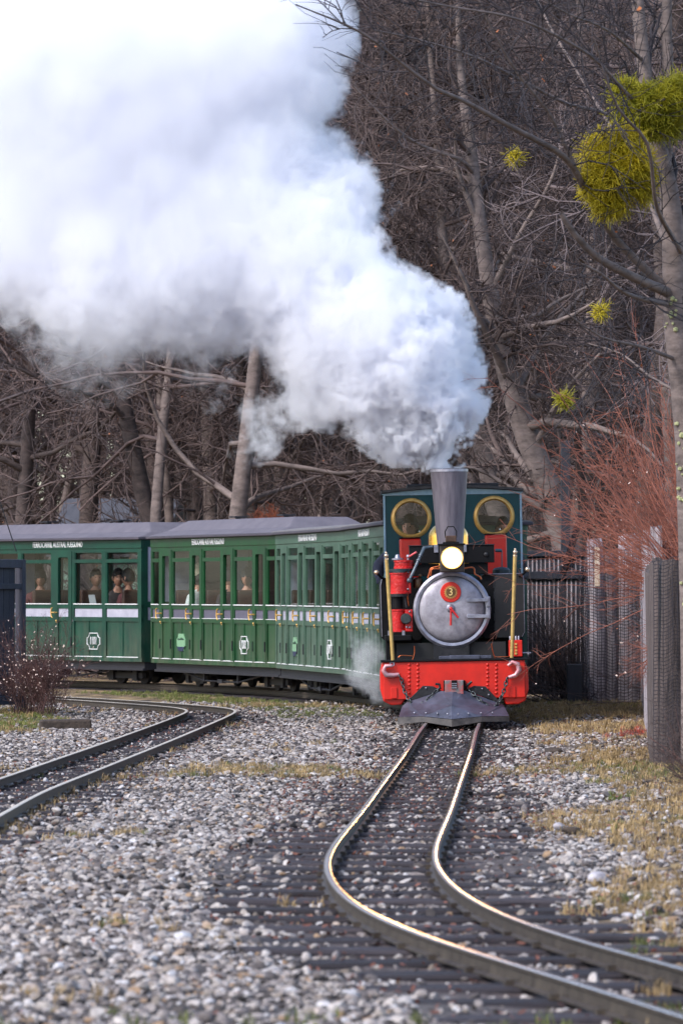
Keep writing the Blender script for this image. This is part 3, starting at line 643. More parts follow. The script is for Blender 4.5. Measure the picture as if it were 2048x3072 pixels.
for hk, ring_, ch, end in (([(215, 1760), (160, 1762), (142, 1800), (165, 1838), (225, 1842), (275, 1835)], (215, 1745), [(275, 1838, 0), (300, 1895, 0), (325, 1985, -.02), (385, 2085, -.10), (440, 2105, -.14), (505, 2060, -.15), (560, 2010, -.12), (600, 1965, -.08)], [(590, 1972), (625, 1950), (618, 1918), (585, 1915)]),
                       ([(1205, 1760), (1240, 1728), (1288, 1745), (1300, 1795), (1270, 1842), (1210, 1860)], (1232, 1730), [(1200, 1862, 0), (1185, 1920, 0), (1160, 2000, -.02), (1115, 2085, -.10), (1060, 2110, -.14), (1000, 2080, -.15), (935, 2020, -.12), (872, 1968, -.08)], [(880, 1972), (850, 1955), (860, 1925), (895, 1895)])):
    b = MB(); b.tube([lp(x, y, -.04) for x, y in hk], [.017, .021, .026, .027, .025, .02], 10); h = P('safety_hook', b, M_hook, 60)
    c = lp(ring_[0], ring_[1], -.02); b = torus(.02, .006, stretch=1); b.v = [(p[0] + c.x, p[1] * .3 - .02, p[1] + c.z) for p in b.v]; P('hook_eye', b, M_rim, 180, parent=h)
    chain(h, ch, -.05, 17)
    b = MB(); b.tube([lp(x, y, -.1) for x, y in end], .013, 8); P('chain_hook', b, mat('teal_black_hook', lin(34, 52, 56), lin(20, 30, 34), 9, .4, metal=.5), 60)
# brass flag poles
for top, bot in (((168, 852), (222, 1712)), ((1264, 822), (1237, 1692))):
    t, u = lp(*top, .08), lp(*bot, .08); ax = (t - u).normalized()
    b = MB(); b.tube([u, t], .0195, 14); po = P('brass_pole', b, M_brassp, 60)
    b = MB(); b.tube([t - ax * .004, t + ax * .014], .021, 14); b.ball(t + ax * .04, .0225, 14); b.ball(t + ax * .068, .012, 12); P('finial', b, M_ball, 60, parent=po)

# smokebox
D0 = .46; C0 = lp(727, 1278, D0); cx0, cz0 = C0.x, C0.z; RS_ = rr_(326, D0)
b = MB(); b.lathe([(RS_, 0), (RS_, .75), (RS_ * .98, .76)], (cx0, D0, cz0), 'Y', 56); P('smokebox', b, M_iron, 40)
b = MB(); b.lathe([(RS_ - .052, .012), (RS_ - .046, -.028), (RS_ - .018, -.032), (RS_ + .006, -.012), (RS_ + .006, .03)], (cx0, D0, cz0), 'Y', 64, cap=False); P('smokebox_ring', b, M_rim, 35)
rd = RS_ - .052
b = MB(); b.lathe([(.002, -.075), (rd * .35, -.072), (rd * .7, -.062), (rd * .9, -.047), (rd * .985, -.03), (rd, -.012), (rd, .03)], (cx0, D0, cz0), 'Y', 64); dr = P('smokebox_door', b, M_steel, 60)
for y in (1200, 1340):
    z = lz(y, .4); b = MB(); b.prism([(lx(857, .4), z - .02), (lx(850, .4), z), (lx(857, .4), z + .021), (lx(1010, .4), z + .017), (lx(1040, .4), z + .017), (lx(1040, .4), z - .019), (lx(1010, .4), z - .019)], D0 - .085, D0 - .04)
    P('hinge_strap', b, M_rim, bevel=.004, parent=dr, fix=True)
b = MB()
for y0, y1 in ((1172, 1262), (1268, 1365)): b.bb(lx(1022, .4), lx(1054, .4), D0 - .07, D0, lz(y1, .4), lz(y0, .4))
P('hinge_pin', b, M_rim, bevel=.006, parent=dr)
pcx, pcz = lx(719, .37), lz(1130, .37); rp_ = rr_(88, .37)
b = MB(); b.lathe([(rp_ - .006, -.012), (rp_, -.006), (rp_, .02)], (pcx, D0 - .074, pcz), 'Y', 40); pl_ = P('number_plate', b, M_red, 40, parent=dr)
b = MB(); rs2 = rr_(46, .37); v = []
n = 40
star = [((rs2 * (1.33 if i % 2 else 1.0)) * math.cos(2 * math.pi * i / n), (rs2 * (1.33 if i % 2 else 1.0)) * math.sin(2 * math.pi * i / n)) for i in range(n)]
b.prism([(pcx + x, pcz + z) for x, z in star], D0 - .094, D0 - .0865); P('sun_emblem', b, mat('old_brass', lin(206, 160, 92), lin(160, 112, 58), 30, .4, metal=.3), fix=True, parent=pl_)
MX = Matrix.Translation((pcx, D0 - .0945, pcz)) @ Matrix.Rotation(R(90), 4, 'X')
b = MB(); b.lathe([(rs2 * .86, -.005), (rs2 * .9, 0)], (pcx, D0 - .0945, pcz), 'Y', 30); P('emblem_disc', b, mat('dull_brass', lin(112, 78, 40), lin(88, 58, 28), 30, .5, metal=.2), parent=pl_)
text_mesh('number_three', '3', rr_(92, .37), mat('bright_numeral', lin(236, 206, 140), lin(220, 186, 120), 20, .4), pl_, Matrix.Translation((pcx, D0 - .1005, pcz)) @ Matrix.Rotation(R(90), 4, 'X'), .95, .003)
hx, hz = lx(719, .35), lz(1270, .35)
b = MB(); b.lathe([(rr_(20, .35), -.03), (rr_(24, .35), -.02), (rr_(38, .35), -.006), (rr_(38, .35), .01)], (hx, D0 - .07, hz), 'Y', 28); P('handle_boss', b, M_rim, 40, parent=dr)
b = MB(); b.ball((hx, D0 - .115, hz), .019, 12); e1 = lp(717, 1415, .3); b.tube([(hx, D0 - .115, hz), (e1.x, D0 - .125, e1.z)], [.0095, .0125], 10); P('door_handle', b, M_redc, 60, parent=dr)
b = MB(); e2 = lp(782, 1350, .3); b.tube([(hx, D0 - .135, hz), (e2.x, D0 - .145, e2.z)], [.009, .0105], 10); P('door_handle', b, M_redc, 60, parent=dr)
# chimney
d = .80; cb_, ct = lp(729, 722, d), lp(720, 76, d)
b = MB(); r1, r2 = rr_(112, d), rr_(160, d); H = ct.z - cb_.z
b.lathe([(r1 * 1.05, -.12), (r1, -.0), (r1 + (r2 - r1) * .5, H * .5), (r2, H), (r2 - .012, H + .002), (r2 - .014, H - .02), (r1 - .01, H * .3), (.01, H * .3)], (cx0, d, cb_.z), 'Z', 48); P('chimney', b, M_stack, 40)
b = MB(); b.lathe([(r2 + .004, H - .03), (r2 + .004, H - .004)], (cx0, d, cb_.z), 'Z', 48, cap=False); P('chimney_rim', b, M_rim)
# brass dome
d = 1.75; c = lp(735, 722, d); rd2 = rr_(170, d); zt_ = lz(525, d)
b = MB(); hh = zt_ - c.z; b.lathe([(rd2 * 1.04, -.25), (rd2, -.1), (rd2, hh * .35)] + [(max(.003, rd2 * math.cos(a)), hh * .35 + (hh * .65) * math.sin(a)) for a in np.linspace(.15, 1.57, 9)], (cx0, d, c.z), 'Z', 40); P('steam_dome', b, M_gold, 60)
# boiler
b = MB(); b.lathe([(.34, 0), (.34, 2.1)], (cx0, 1.2, cz0 + .02), 'Y', 40); P('boiler', b, M_black, 40)
# headlamp on its box
d = .12; hc = lp(727, 838, d); rl = rr_(92, d)
b = MB(); b.bb(lx(632, d), lx(838, d), d + .02, d + .3, lz(960, d), lz(722, d)); hl = P('headlamp', b, mat('lamp_body_paint', lin(58, 46, 40), lin(40, 32, 30), 8, .45), bevel=.012)
b = MB(); b.bb(lx(618, d), lx(850, d), d - .01, d + .33, lz(728, d), lz(714, d)); b.bb(lx(660, d), lx(800, d), d + .04, d + .26, lz(714, d), lz(700, d)); P('lamp_roof', b, M_black, bevel=.005, parent=hl)
b = MB(); b.lathe([(rl, .03), (rl * 1.06, -.02), (rl * 1.0, -.03), (rl * .97, -.02), (rl * .97, .0)], (hc.x, d, hc.z), 'Y', 40, cap=False); P('lamp_rim', b, M_brass, 50, parent=hl)
b = MB(); b.lathe([(.002, -.035), (rl * .5, -.028), (rl * .95, -.004), (rl * .96, .02)], (hc.x, d, hc.z), 'Y', 40); P('lamp_lens', b, M_lamp, 60, parent=hl)
b = MB(); x0, x1 = lx(684, d), lx(778, d); b.bb(x0, x1, d + .1, d + .22, lz(700, d), lz(645, d)); P('lamp_vent', b, mat('vent_brown', lin(96, 70, 56), lin(60, 44, 38), 8, .5, metal=.4), bevel=.008, parent=hl)
b = MB(); b.tube([(x0, d + .15, lz(662, d)), (x0 - .002, d + .15, lz(610, d)), ((x0 + x1) / 2 - .03, d + .15, lz(568, d)), ((x0 + x1) / 2 + .03, d + .15, lz(568, d)), (x1 + .002, d + .15, lz(610, d)), (x1, d + .15, lz(662, d))], .006, 8); P('lamp_handle', b, M_black, 60, parent=hl)
LAMP_CENTRE.inputs[1].default_value = (hc.x, d - .03, hc.z)
lamp = bpy.data.lights.new('headlamp_beam', 'SPOT'); lamp.energy = 200; lamp.color = (1, .5, .18); lamp.shadow_soft_size = .09; lamp.spot_size = R(15); lamp.spot_blend = .6
lo = bpy.data.objects.new('headlamp_beam', lamp); link(lo, loco); lo.location = (hc.x, d - .06, hc.z); lo.rotation_euler = (R(90 - 2.2), 0, R(180 + 1.1)); lo.rotation_euler = Vector((.012, 1, .04)).to_track_quat('Z', 'Y').to_euler()
# wide black box across the smokebox top
d = .72; b = MB(); b.bb(lx(372, d), lx(1097, d), d, d + .35, lz(882, d), lz(732, d)); sb = P('toolbox', b, M_black, bevel=.006)
b = MB(); b.bb(lx(365, d), lx(1102, d), d - .012, d + .37, lz(731, d), lz(724, d)); P('toolbox_lid', b, M_iron, bevel=.003, parent=sb)
for x in (600, 843): b = MB(); b.bb(lx(x - 18, d), lx(x + 18, d), d - .016, d - .001, lz(790, d), lz(722, d)); P('lid_strap', b, M_rim, bevel=.003, parent=sb)
b = MB(); c = lp(1018, 808, d); b.lathe([(.006, -.022), (.02, -.016), (.024, -.001)], (c.x, d, c.z), 'Y', 18); P('toolbox_knob', b, M_iron, 50, parent=sb)
b = MB(); b.bb(lx(840, d), lx(1042, d), d + .03, d + .3, lz(978, d), lz(884, d)); b.bb(lx(380, d), lx(625, d), d + .03, d + .3, lz(990, d), lz(884, d)); P('toolbox_bracket', b, M_black, bevel=.005)
# side tanks
d = .80
def rpoly(x0, x1, y0, y1, rad, d):
    X0, X1, Z0, Z1 = lx(x0, d), lx(x1, d), lz(y1, d), lz(y0, d); q = []
    for cx, cz, a0 in ((X1 - rad, Z1 - rad, 0), (X0 + rad, Z1 - rad, 90), (X0 + rad, Z0 + rad, 180), (X1 - rad, Z0 + rad, 270)):
        q += [(cx + rad * math.cos(R(a0 + t)), cz + rad * math.sin(R(a0 + t))) for t in (0, 22, 45, 68, 90)]
    return q
b = MB(); b.prism(rpoly(985, 1344, 980, 1530, .045, d), d, 3.25); rt = P('side_tank', b, M_black, 30, fix=True)
b = MB(); b.prism(rpoly(1093, 1342, 986, 1524, .04, d), d - .006, d - .001); P('tank_front_plate', b, mat('tank_black', lin(38, 34, 36), lin(24, 22, 24), 5, .42, bump=.06), 30, parent=rt, fix=True)
b = MB(); b.tube([(lx(1000, d), d - .004, lz(982, d)), (lx(1310, d), d - .004, lz(980, d)), (lx(1338, d), d - .004, lz(1000, d)), (lx(1344, d), d - .004, lz(1045, d)), (lx(1344, d), d - .004, lz(1480, d)), (lx(1322, d), d - .004, lz(1520, d))], .0045, 6); P('tank_edge_bead', b, M_rim, 60, parent=rt)
b = MB(); [b.bb(lx(1084, d), lx(1094, d), d - .016, d - .001, lz(y + 32, d), lz(y - 32, d)) for y in (1070, 1160, 1350, 1430)]; tag(P('tank_hinges', b, M_iron, parent=rt), kind='stuff')
b = MB(); b.prism(rpoly(120, 470, 1000, 1535, .05, d), d, 3.25); lt = P('side_tank', b, M_black, 30, fix=True)
b = MB(); b.tube([(lx(126, d), d - .004, lz(1500, d)), (lx(121, d), d - .004, lz(1060, d)), (lx(133, d), d - .004, lz(1012, d)), (lx(165, d), d - .004, lz(1000, d))], .0045, 6); P('tank_edge_bead', b, M_rim, 60, parent=lt)
b = MB(); b.bb(lx(160, d), lx(400, d), d - .0, 2.0, lz(1720, d), lz(1540, d)); b.bb(lx(950, d), lx(1330, d), d + .2, 2.0, lz(1720, d), lz(1540, d)); P('frame_side', b, M_black)
# filler lids & tank top bits
d = 1.0
for x in (1150, 300):
    c = lp(x, 940, d); b = MB(); b.lathe([(.09, -.06), (.09, 0), (.07, .02), (.02, .03)], (c.x, d + .1, c.z), 'Z', 24); P('tank_filler', b, mat('teal_black_lid', lin(36, 52, 58), lin(24, 34, 38), 8, .5), 40)
# balls on brackets
for x, y, sx_ in ((82, 962, -1), (1370, 936, 1)):
    c = lp(x, y, .72); e = lp(x - sx_ * 70, y + 58, .78); b = MB(); b.tube([e, (e + c) / 2 + Vector((0, 0, -.012)), c], [.016, .013, .014], 8); br = P('ball_bracket', b, M_black, 60)
    b = MB(); b.ball(c, rr_(22, .72), 18); P('polished_ball', b, M_ball, 60, parent=br)
# air pump on the left
d = .50
def vcyl(x0, x1, y0, y1, dd, name, m, parent, fl=0):
    r = (lx(x1, dd) - lx(x0, dd)) / 2; c = (lx(x1, dd) + lx(x0, dd)) / 2; b = MB(); z0, z1 = lz(y1, dd), lz(y0, dd)
    pr = [(r, z0), (r, z1)] if not fl else [(r * fl, z0), (r * fl, z0 + .018), (r, z0 + .022), (r, z1 - .022), (r * fl, z1 - .018), (r * fl, z1)]
    b.lathe(pr, (c, dd, 0), 'Z', 28); return P(name, b, m, 40, parent=parent)
pump = vcyl(205, 370, 955, 1136, d, 'air_pump', M_redc, loco, 1.08)
vcyl(240, 400, 850, 922, d, 'pump_head', M_redc, pump, 1.06)
vcyl(185, 392, 924, 945, d, 'pump_flange', mat('teal_black_flange', lin(32, 54, 58), lin(22, 34, 38), 8, .4), pump)
vcyl(218, 308, 1136, 1262, d, 'pump_barrel', M_black, pump)
vcyl(198, 372, 1138, 1160, d, 'pump_flange', M_iron, pump)
vcyl(195, 330, 1268, 1462, d, 'pump_cylinder', M_redc, pump, 1.06)
b = MB(); b.bb(lx(325, d), lx(390, d), d - .06, d + .1, lz(1462, d), lz(1272, d)); b.bb(lx(330, d), lx(380, d), d - .05, d + .1, lz(1135, d), lz(945, d)); P('valve_chest', b, M_redc, bevel=.008, parent=pump)
b = MB()
for x, y in ((352, 960), (352, 1105), (366, 1296), (366, 1432), (340, 1430)): c = lp(x, y, d - .07); b.ball((c.x, d - .062, c.z), .012, 8)
for x in (190, 312): c = lp(x, 1478, d - .05); b.bb(c.x - .014, c.x + .014, d - .11, d - .08, c.z - .03, c.z + .022)
tag(P('pump_bolts', b, M_rim, 50, parent=pump), kind='stuff')
c = lp(333, 1357, d - .1); b = MB(); b.lathe([(.012, -.06), (rr_(45, d) - .006, -.058), (rr_(46, d), -.045), (rr_(46, d), .03)], (c.x, d - .05, c.z), 'Y', 28); P('pump_strainer', b, mat('strainer_mesh', lin(40, 56, 58), lin(22, 30, 32), 40, .5, bump=.6, bscale=200), 40, parent=pump)
b = MB(); c0, c1 = lp(352, 825, d), lp(424, 788, d - .05); b.ball(c0, .02, 10); b.tube([c0, lp(352, 870, d)], .012, 8); P('pump_cock', b, M_rim, 60, parent=pump)
b = MB(); b.tube([c0 + Vector((.01, -.01, .0)), c1], [.009, .0115], 8); P('cock_handle', b, mat('pink_worn_handle', lin(214, 100, 104), lin(180, 70, 74), 12, .4), 60, parent=pump)
b = MB(); c = lp(262, 830, d); b.lathe([(.06, -.0), (.06, .014), (.03, .018), (.02, .05), (.008, .055)], (c.x, d, lz(845, d)), 'Z', 20); P('lubricator_cap', b, M_rim, 40, parent=pump)
b = MB(); b.bb(lx(150, d), lx(376, d), d - .13, d + .3, lz(1536, d), lz(1490, d)); P('pump_shelf', b, M_black, bevel=.006, parent=pump)
b = MB(); b.tube([lp(346, 1140, d - .06), lp(350, 1200, d - .06), lp(355, 1250, d - .05)], .008, 8); P('copper_pipe', b, M_copper, 60, parent=pump)
b = MB(); b.tube([lp(325, 1180, d - .06), lp(340, 1262, d - .06)], .014, 8); P('pump_rod', b, M_iron, 60, parent=pump)
# diagonal pipe
b = MB(); pa, pb_, pc = lp(560, 742, .6), lp(488, 752, .55), lp(362, 1030, .4); b.tube([pa, pb_, pb_ * .7 + pc * .3, pc], [.013, .02, .0155, .0155], 10)
for t in (.22, .38): q = pb_.lerp(pc, t); b.tube([q, q + (pc - pb_).normalized() * .012], .024, 10)
b.ball(pc, .027, 12); P('steam_pipe', b, mat('grey_teal_pipe', lin(120, 126, 136), lin(40, 62, 70), 5, .4, metal=.4), 60)
# copper pipes round the smokebox
for q in ([(520, 1010), (538, 955), (552, 925), (640, 905), (660, 915)], [(545, 990), (552, 940), (575, 930), (625, 928)], [(815, 930), (900, 918), (918, 940), (922, 975), (968, 1000), (975, 1020)], [(405, 1590), (408, 1640), (398, 1690), (385, 1715)], [(1063, 1570), (1075, 1640), (1098, 1705)], [(270, 1690), (290, 1672), (390, 1676)], [(1085, 1684), (1210, 1682)]):
    b = MB(); C = catmull([tuple(lp(x, y, .38)) for x, y in q], .02); b.tube([tuple(p) for p in C], .0085 if q[0][1] < 1500 else .0055, 8); P('copper_pipe', b, M_copper, 60)
b = MB(); b.lathe([(.045, 0), (.05, .02), (.05, .09), (.03, .11)], (lx(440, .55), .55, lz(1090, .55)), 'Z', 18); b.ball((lx(460, .55), .52, lz(985, .55)), .02); P('oil_cup', b, mat('oily_brass', lin(110, 84, 60), lin(60, 46, 38), 20, .35, metal=.8), 50)
# red lubricator on the right
d = .25; b = MB(); b.bb(lx(1208, d), lx(1322, d), d, d + .16, lz(1690, d), lz(1550, d)); lb_ = P('lubricator', b, M_red, bevel=.006)
b = MB()
for k in range(4): b.lathe([(.011, 0), (.011, .03), (.006, .04)], (lx(1222 + k * 24, d), d + .06, lz(1548, d)), 'Z', 10)
tag(P('lubricator_caps', b, M_rim, 50, parent=lb_), kind='stuff')
for y in (1585, 1612, 1640, 1665):
    b = MB(); b.bb(lx(1256, d), lx(1278, d), d - .008, d - .001, lz(y + 9, d), lz(y - 9, d)); P('sight_glass', b, M_brass, bevel=.003, parent=lb_)
b = MB(); b.tube([lp(1325, 1650, d + .05), lp(1400, 1650, d + .05)], .008, 8); b.tube([lp(1378, 1640, d + .05), lp(1378, 1662, d + .05)], .013, 8); P('lubricator_drive', b, M_rim, 60, parent=lb_)
# red boxes against the cab
for x0, x1, yt, dd in ((290, 472, 655, 2.5), (1022, 1204, 634, 2.5)):
    b = MB(); b.bb(lx(x0, dd), lx(x1, dd), dd, dd + .3, lz(1000, dd), lz(yt + 10, dd)); sbx = P('sand_box', b, M_red, bevel=.02)
    b = MB(); b.bb(lx(x0 - 6, dd), lx(x1 + 6, dd), dd - .01, dd + .31, lz(yt + 9, dd), lz(yt, dd)); P('box_lid', b, M_black, bevel=.004, parent=sbx)
b = MB(); b.tube([lp(1095, 774, 1.2), lp(1150, 774, 1.2)], .018, 10); b.tube([lp(1152, 770, 1.2), lp(1153, 925, 1.2)], .006, 8); P('sand_lever', b, mat('teal_rod', lin(50, 92, 104), lin(30, 60, 70), 8, .4), 60)
# frames, saddle, wheels
b = MB(); b.bb(-.52, .52, .35, 3.9, .20, .42); b.bb(-.18, .18, .45, 1.2, .42, cz0 - .3); P('frame', b, M_iron)
b = MB(); b.bb(-.55, .55, .5, .54, .25, lz(1560, .5)); P('saddle_plate', b, mat('saddle_black', lin(26, 25, 27), lin(18, 17, 19), 6, .7))  # near-black sheet across the gap under the smokebox
for dd in (.95, 1.9, 2.85):
    for s in (-1, 1):
        b = MB(); b.lathe([(.04, -.03), (.24, -.03), (.255, -.02), (.255, .05)][::1], (s * .27, dd, .255), 'X', 30); P('wheel', b, M_iron, 40)
    b = MB(); b.lathe([(.03, -.27), (.03, .27)], (0, dd, .255), 'X', 12); P('axle', b, M_iron)
for s in (-1, 1): b = MB(); b.bb(s * .5 - .14, s * .5 + .14, .55, 1.05, .2, .5); P('cylinder', b, M_black, bevel=.03)
# cab
d = 3.3; xl, xr = lx(164, d), lx(1330, d); z0, z1 = lz(1480, d), lz(296, d); zm = lz(240, d); ze = lz(278, d); xm = (xl + xr) / 2
def front_panel():
    """cab front: a sheet with two round openings, built from rings round each opening"""
    me = bpy.data.meshes.new('cab_front'); bm = bmesh.new()
    hol = [(lx(393, d), lz(494, d), rr_(140, d)), (lx(1100, d), lz(487, d), rr_(141, d))]
    th = .025; K = 40
    for q, (hx, hz, hr) in enumerate(hol):
        X0, X1 = (xl, xm) if q == 0 else (xm, xr)
        rects = [(X0, X1, z0, z1)]
        ring = [(hx + hr * math.cos(2 * math.pi * i / K), hz + hr * math.sin(2 * math.pi * i / K)) for i in range(K)]
        outr = []
        for i in range(K):
            a = 2 * math.pi * i / K; c, s = math.cos(a), math.sin(a); t = 1e9
            if c > 1e-6: t = min(t, (X1 - hx) / c)
            if c < -1e-6: t = min(t, (X0 - hx) / c)
            if s > 1e-6: t = min(t, (z1 - hz) / s)
            if s < -1e-6: t = min(t, (z0 - hz) / s)
            outr.append((hx + c * t, hz + s * t))
        for yy, flip in ((d, False), (d + th, True)):
            A = [bm.verts.new((x, yy, z)) for x, z in ring]; B = [bm.verts.new((x, yy, z)) for x, z in outr]
            for i in range(K):
                j = (i + 1) % K
                f = [A[i], B[i], B[j], A[j]]; bm.faces.new(f if not flip else f[::-1])
            for (cx, cz) in ((X0, z0), (X1, z0), (X1, z1), (X0, z1)):
                ca = math.atan2(cz - hz, cx - hx) % (2 * math.pi); i = int(ca / (2 * math.pi) * K); j = (i + 1) % K
                cv = bm.verts.new((cx, yy, cz)); f = [B[i], cv, B[j]]; bm.faces.new(f if not flip else f[::-1])
            if not flip: F0 = A
            else:
                for i in range(K): bm.faces.new([F0[i], F0[(i + 1) % K], A[(i + 1) % K], A[i]])
    bm.to_mesh(me); bm.free(); me.materials.append(M_teal); return put('cab_front', me, loco), hol
cf, hol = front_panel()
arc = [(xl - .03 + (xr - xl + .06) * t, ze + (zm - ze) * (1 - (2 * t - 1) ** 2)) for t in np.linspace(0, 1, 17)]
b = MB(); b.prism([(x, z - .005) for x, z in arc] + [(xr + .002, z1 + .002), (xl - .002, z1 + .002)], d - .002, d + .022); P('cab_front_top', b, M_edge, parent=cf, fix=True)
for x in (xl, xr): b = MB(); b.bb(x - .011, x + .011, d - .012, d - .0005, z0, z1); P('cab_edge_strip', b, M_edge, bevel=.003, parent=cf)
b = MB(); up = [(x * 1.0, z + .004) for x, z in arc]; b.prism([(x, z + .026) for x, z in up] + [(x, z) for x, z in up[::-1]], d - .06, d + 1.45); P('cab_roof', b, mat('cab_roof_dark', lin(70, 66, 66), lin(46, 44, 46), 8, .7), 30, fix=True)
b = MB(); b.bb(lx(362, d), lx(1142, d), d + .1, d + 1.0, zm - .005, zm + .05); P('roof_vent', b, M_iron, bevel=.006)
for (hx, hz, hr) in hol:
    b = MB(); R1 = hr; b.lathe([(R1 - .004, .028), (R1 - .004, -.012), (R1 + .012, -.03), (R1 + .03, -.022), (R1 + .044, -.004), (R1 + .044, .001)], (hx, d, hz), 'Y', 48, cap=False); wf = P('window_ring', b, M_brass, 50, parent=cf)
    b = MB(); b.lathe([(hr - .006, .008), (hr - .006, .014)], (hx, d, hz), 'Y', 40); P('pane', b, M_glass, parent=wf)
    b = MB(); b.ball((hx + (.06 if hx > xm else .085), d - .002, hz - hr + .035), .010, 10); P('wiper_stud', b, M_white, 60, parent=wf)
for s, x in ((-1, xl), (1, xr)):
    b = MB(); xa, xb = (x, x + .022) if s < 0 else (x - .022, x)
    b.bb(xa, xb, d + .026, d + 1.4, .35, 1.42); b.bb(xa, xb, d + .026, d + .16, 1.42, z1 + .02); b.bb(xa, xb, d + 1.2, d + 1.4, 1.42, z1 + .02); b.bb(xa, xb, d + .16, d + 1.2, z1 - .16, z1 + .02)
    P('cab_side', b, M_teal)
b = MB(); b.bb(xl + .023, xr - .023, d + .03, d + 1.4, .40, .44); P('cab_floor', b, M_iron)
b = MB(); b.bb(xl + .024, xr - .024, d + 1.36, d + 1.4, .445, 1.35); P('cab_back', b, M_teal)
b = MB(); b.lathe([(.3, 0), (.3, .06)], (xm, d + .05, cz0), 'Y', 30); P('boiler_backhead', b, M_black, 40)

# ------------------------------------------------------------------ carriages
CL, CW = 5.6, 1.5
ZB, ZS, ZT = .42, 1.22, 2.12             # body bottom, window sill, eaves
def handle_mesh():
    b = MB(); b.tube([(.0, -.055, .07), (-.022, -.06, .06), (-.034, -.06, .02), (-.034, -.06, -.02), (-.022, -.06, -.06), (.0, -.055, -.075)], [.007, .009, .010, .010, .009, .007], 8)
    b.tube([(-.034, -.06, 0), (.06, -.055, 0)], [.010, .008], 8); b.tube([(.03, -.06, 0), (.03, 0, 0)], .01, 8); return b.mesh('door_handle', M_brass, 60)
HANDLE = handle_mesh()
def knob_mesh():
    b = MB(); b.ball((0, -.02, 0), .014, 8); b.tube([(0, -.015, -.03), (0, -.015, .0)], .006, 6); return b.mesh('door_knob', M_brass, 60)
KNOB = knob_mesh()
def car_side(root, y, s, lay, G, strip):
    """one side; s = -1 outward towards -y. LAY: list of ('w'|'d', x0, x1)."""
    def bx(b, x0, x1, o0, o1, z0, z1, mi=0):   # o = outward offset from the wall plane
        a, c = sorted((y + s * o0, y + s * o1)); b.bb(x0, x1, a, c, z0, z1, mi)
    h = CL / 2
    b = MB(); bx(b, -h, h, -.03, 0, ZB, .48); bx(b, -h, h, -.03, .004, .98, 1.04); bx(b, -h, h, -.03, .004, 1.16, ZS - .005); bx(b, -h, h, -.03, .002, 1.945, 2.0)
    b.build('side_rails', G, root)
    b = MB(); bx(b, -h, h, -.03, .012, 2.0, ZT); b.build('fascia', G, root, bevel=.006)
    for k, (t, x0, x1) in enumerate(lay):
        if t == 'w':
            b = MB(); m = x0 + (x1 - x0) * .5
            if x1 - x0 > .75:
                bx(b, x0 + .01, m - .012, -.022, -.012, .48, .98); bx(b, m + .012, x1 - .01, -.022, -.012, .48, .98); bx(b, m - .0115, m + .0115, -.03, -.002, .48, .98)
            else: bx(b, x0 + .01, x1 - .01, -.022, -.012, .48, .98)
            b.build('lower_panel', G, root)
            b = MB(); bx(b, x0 + .01, x1 - .01, -.02, -.006, 1.04, 1.16); b.build('strip_panel', strip, root)
            b = MB(); bx(b, x0, x1, -.026, .008, 1.802, 1.852); bx(b, x0, x0 + .025, -.026, .0, ZS, 1.802); bx(b, x1 - .025, x1, -.026, .0, ZS, 1.802); bx(b, x0, x0 + .025, -.026, .0, 1.852, 1.945); bx(b, x1 - .025, x1, -.026, .0, 1.852, 1.945)
            wf = b.build('window_frame', G, root)
            b = MB(); bx(b, x0 + .0, x1 - .0, -.001, .022, ZS - .004, ZS + .009); b.build('window_sill', M_white if s < 0 else G, wf)
            b = MB(); bx(b, x0 + .025, x1 - .025, -.017, -.013, ZS + .01, 1.802); b.build('pane', M_glass, wf)
            b = MB(); bx(b, x0 + .025, x1 - .025, -.017, -.013, 1.852, 1.945); b.build('pane', M_glass, wf)
        else:
            gx0, gx1 = x0 + .10, x1 - .10
            b = MB(); bx(b, x0 + .004, gx0, -.03, .012, .485, 1.965); bx(b, gx1, x1 - .004, -.03, .012, .485, 1.965); bx(b, gx0, gx1, -.03, .006, .98, 1.04); bx(b, gx0, gx1, -.03, .008, 1.16, ZS - .003); bx(b, gx0, gx1, -.03, .012, 1.885, 1.965); bx(b, gx0, gx1, -.02, -.008, .485, .98)
            # rounded head of the door light
            for q in (0, 1):
                xc, sg = (gx0, 1) if q == 0 else (gx1, -1)
                P_ = [(xc, 1.885), (xc, 1.85)] + [(xc + sg * .035 * (1 - math.cos(R(a))), 1.85 + .035 * math.sin(R(a))) for a in (30, 60, 90)]
                a_, c_ = sorted((y - s * .03, y + s * .012)); b.prism(P_, a_, c_)
            d = b.build('door', G, root, fix=True)
            b = MB(); bx(b, gx0, gx1, -.017, -.013, ZS, 1.88); b.build('pane', M_glass, d)
            b = MB(); bx(b, gx0 + .003, gx1 - .003, -.018, -.004, 1.04, 1.16); b.build('strip_panel', strip, d)
            b = MB(); bx(b, gx0, gx1, -.002, .02, ZS - .002, ZS + .008); b.build('window_sill', M_white if s < 0 else G, d)
            if s < 0:
                o = put('door_handle', HANDLE, d, (x0 + .04, y - .012, 1.10)); o = put('door_knob', KNOB, d, (x0 + .085, y - .012, .985))
                b = MB(); bx(b, x0 + .0, x0 + .006, .012, .024, .62, .75); bx(b, x1 - .02, x1 - .004, .012, .026, .62, .75); tag(b.build('door_hinges', M_under, d), kind='stuff')
    xs = [-h] + [v for t, a, c in lay for v in (a, c)] + [h]
    b = MB()
    for a, c in zip(xs[0::2], xs[1::2]):
        if c - a > .004: bx(b, a, c, -.03, .006, .48, 1.96)
    tag(b.build('side_posts', G, root), kind='stuff')
    b = MB()
    for t, x0, x1 in lay: bx(b, x0 + .012, x1 - .012, -.012, .003 if t == 'w' else .010, .478, .489)
    if s < 0: tag(b.build('skirt_beading', M_white, root), kind='stuff')
    b = MB(); bx(b, -h + .02, h - .02, -.01, .007, 1.036, 1.043)
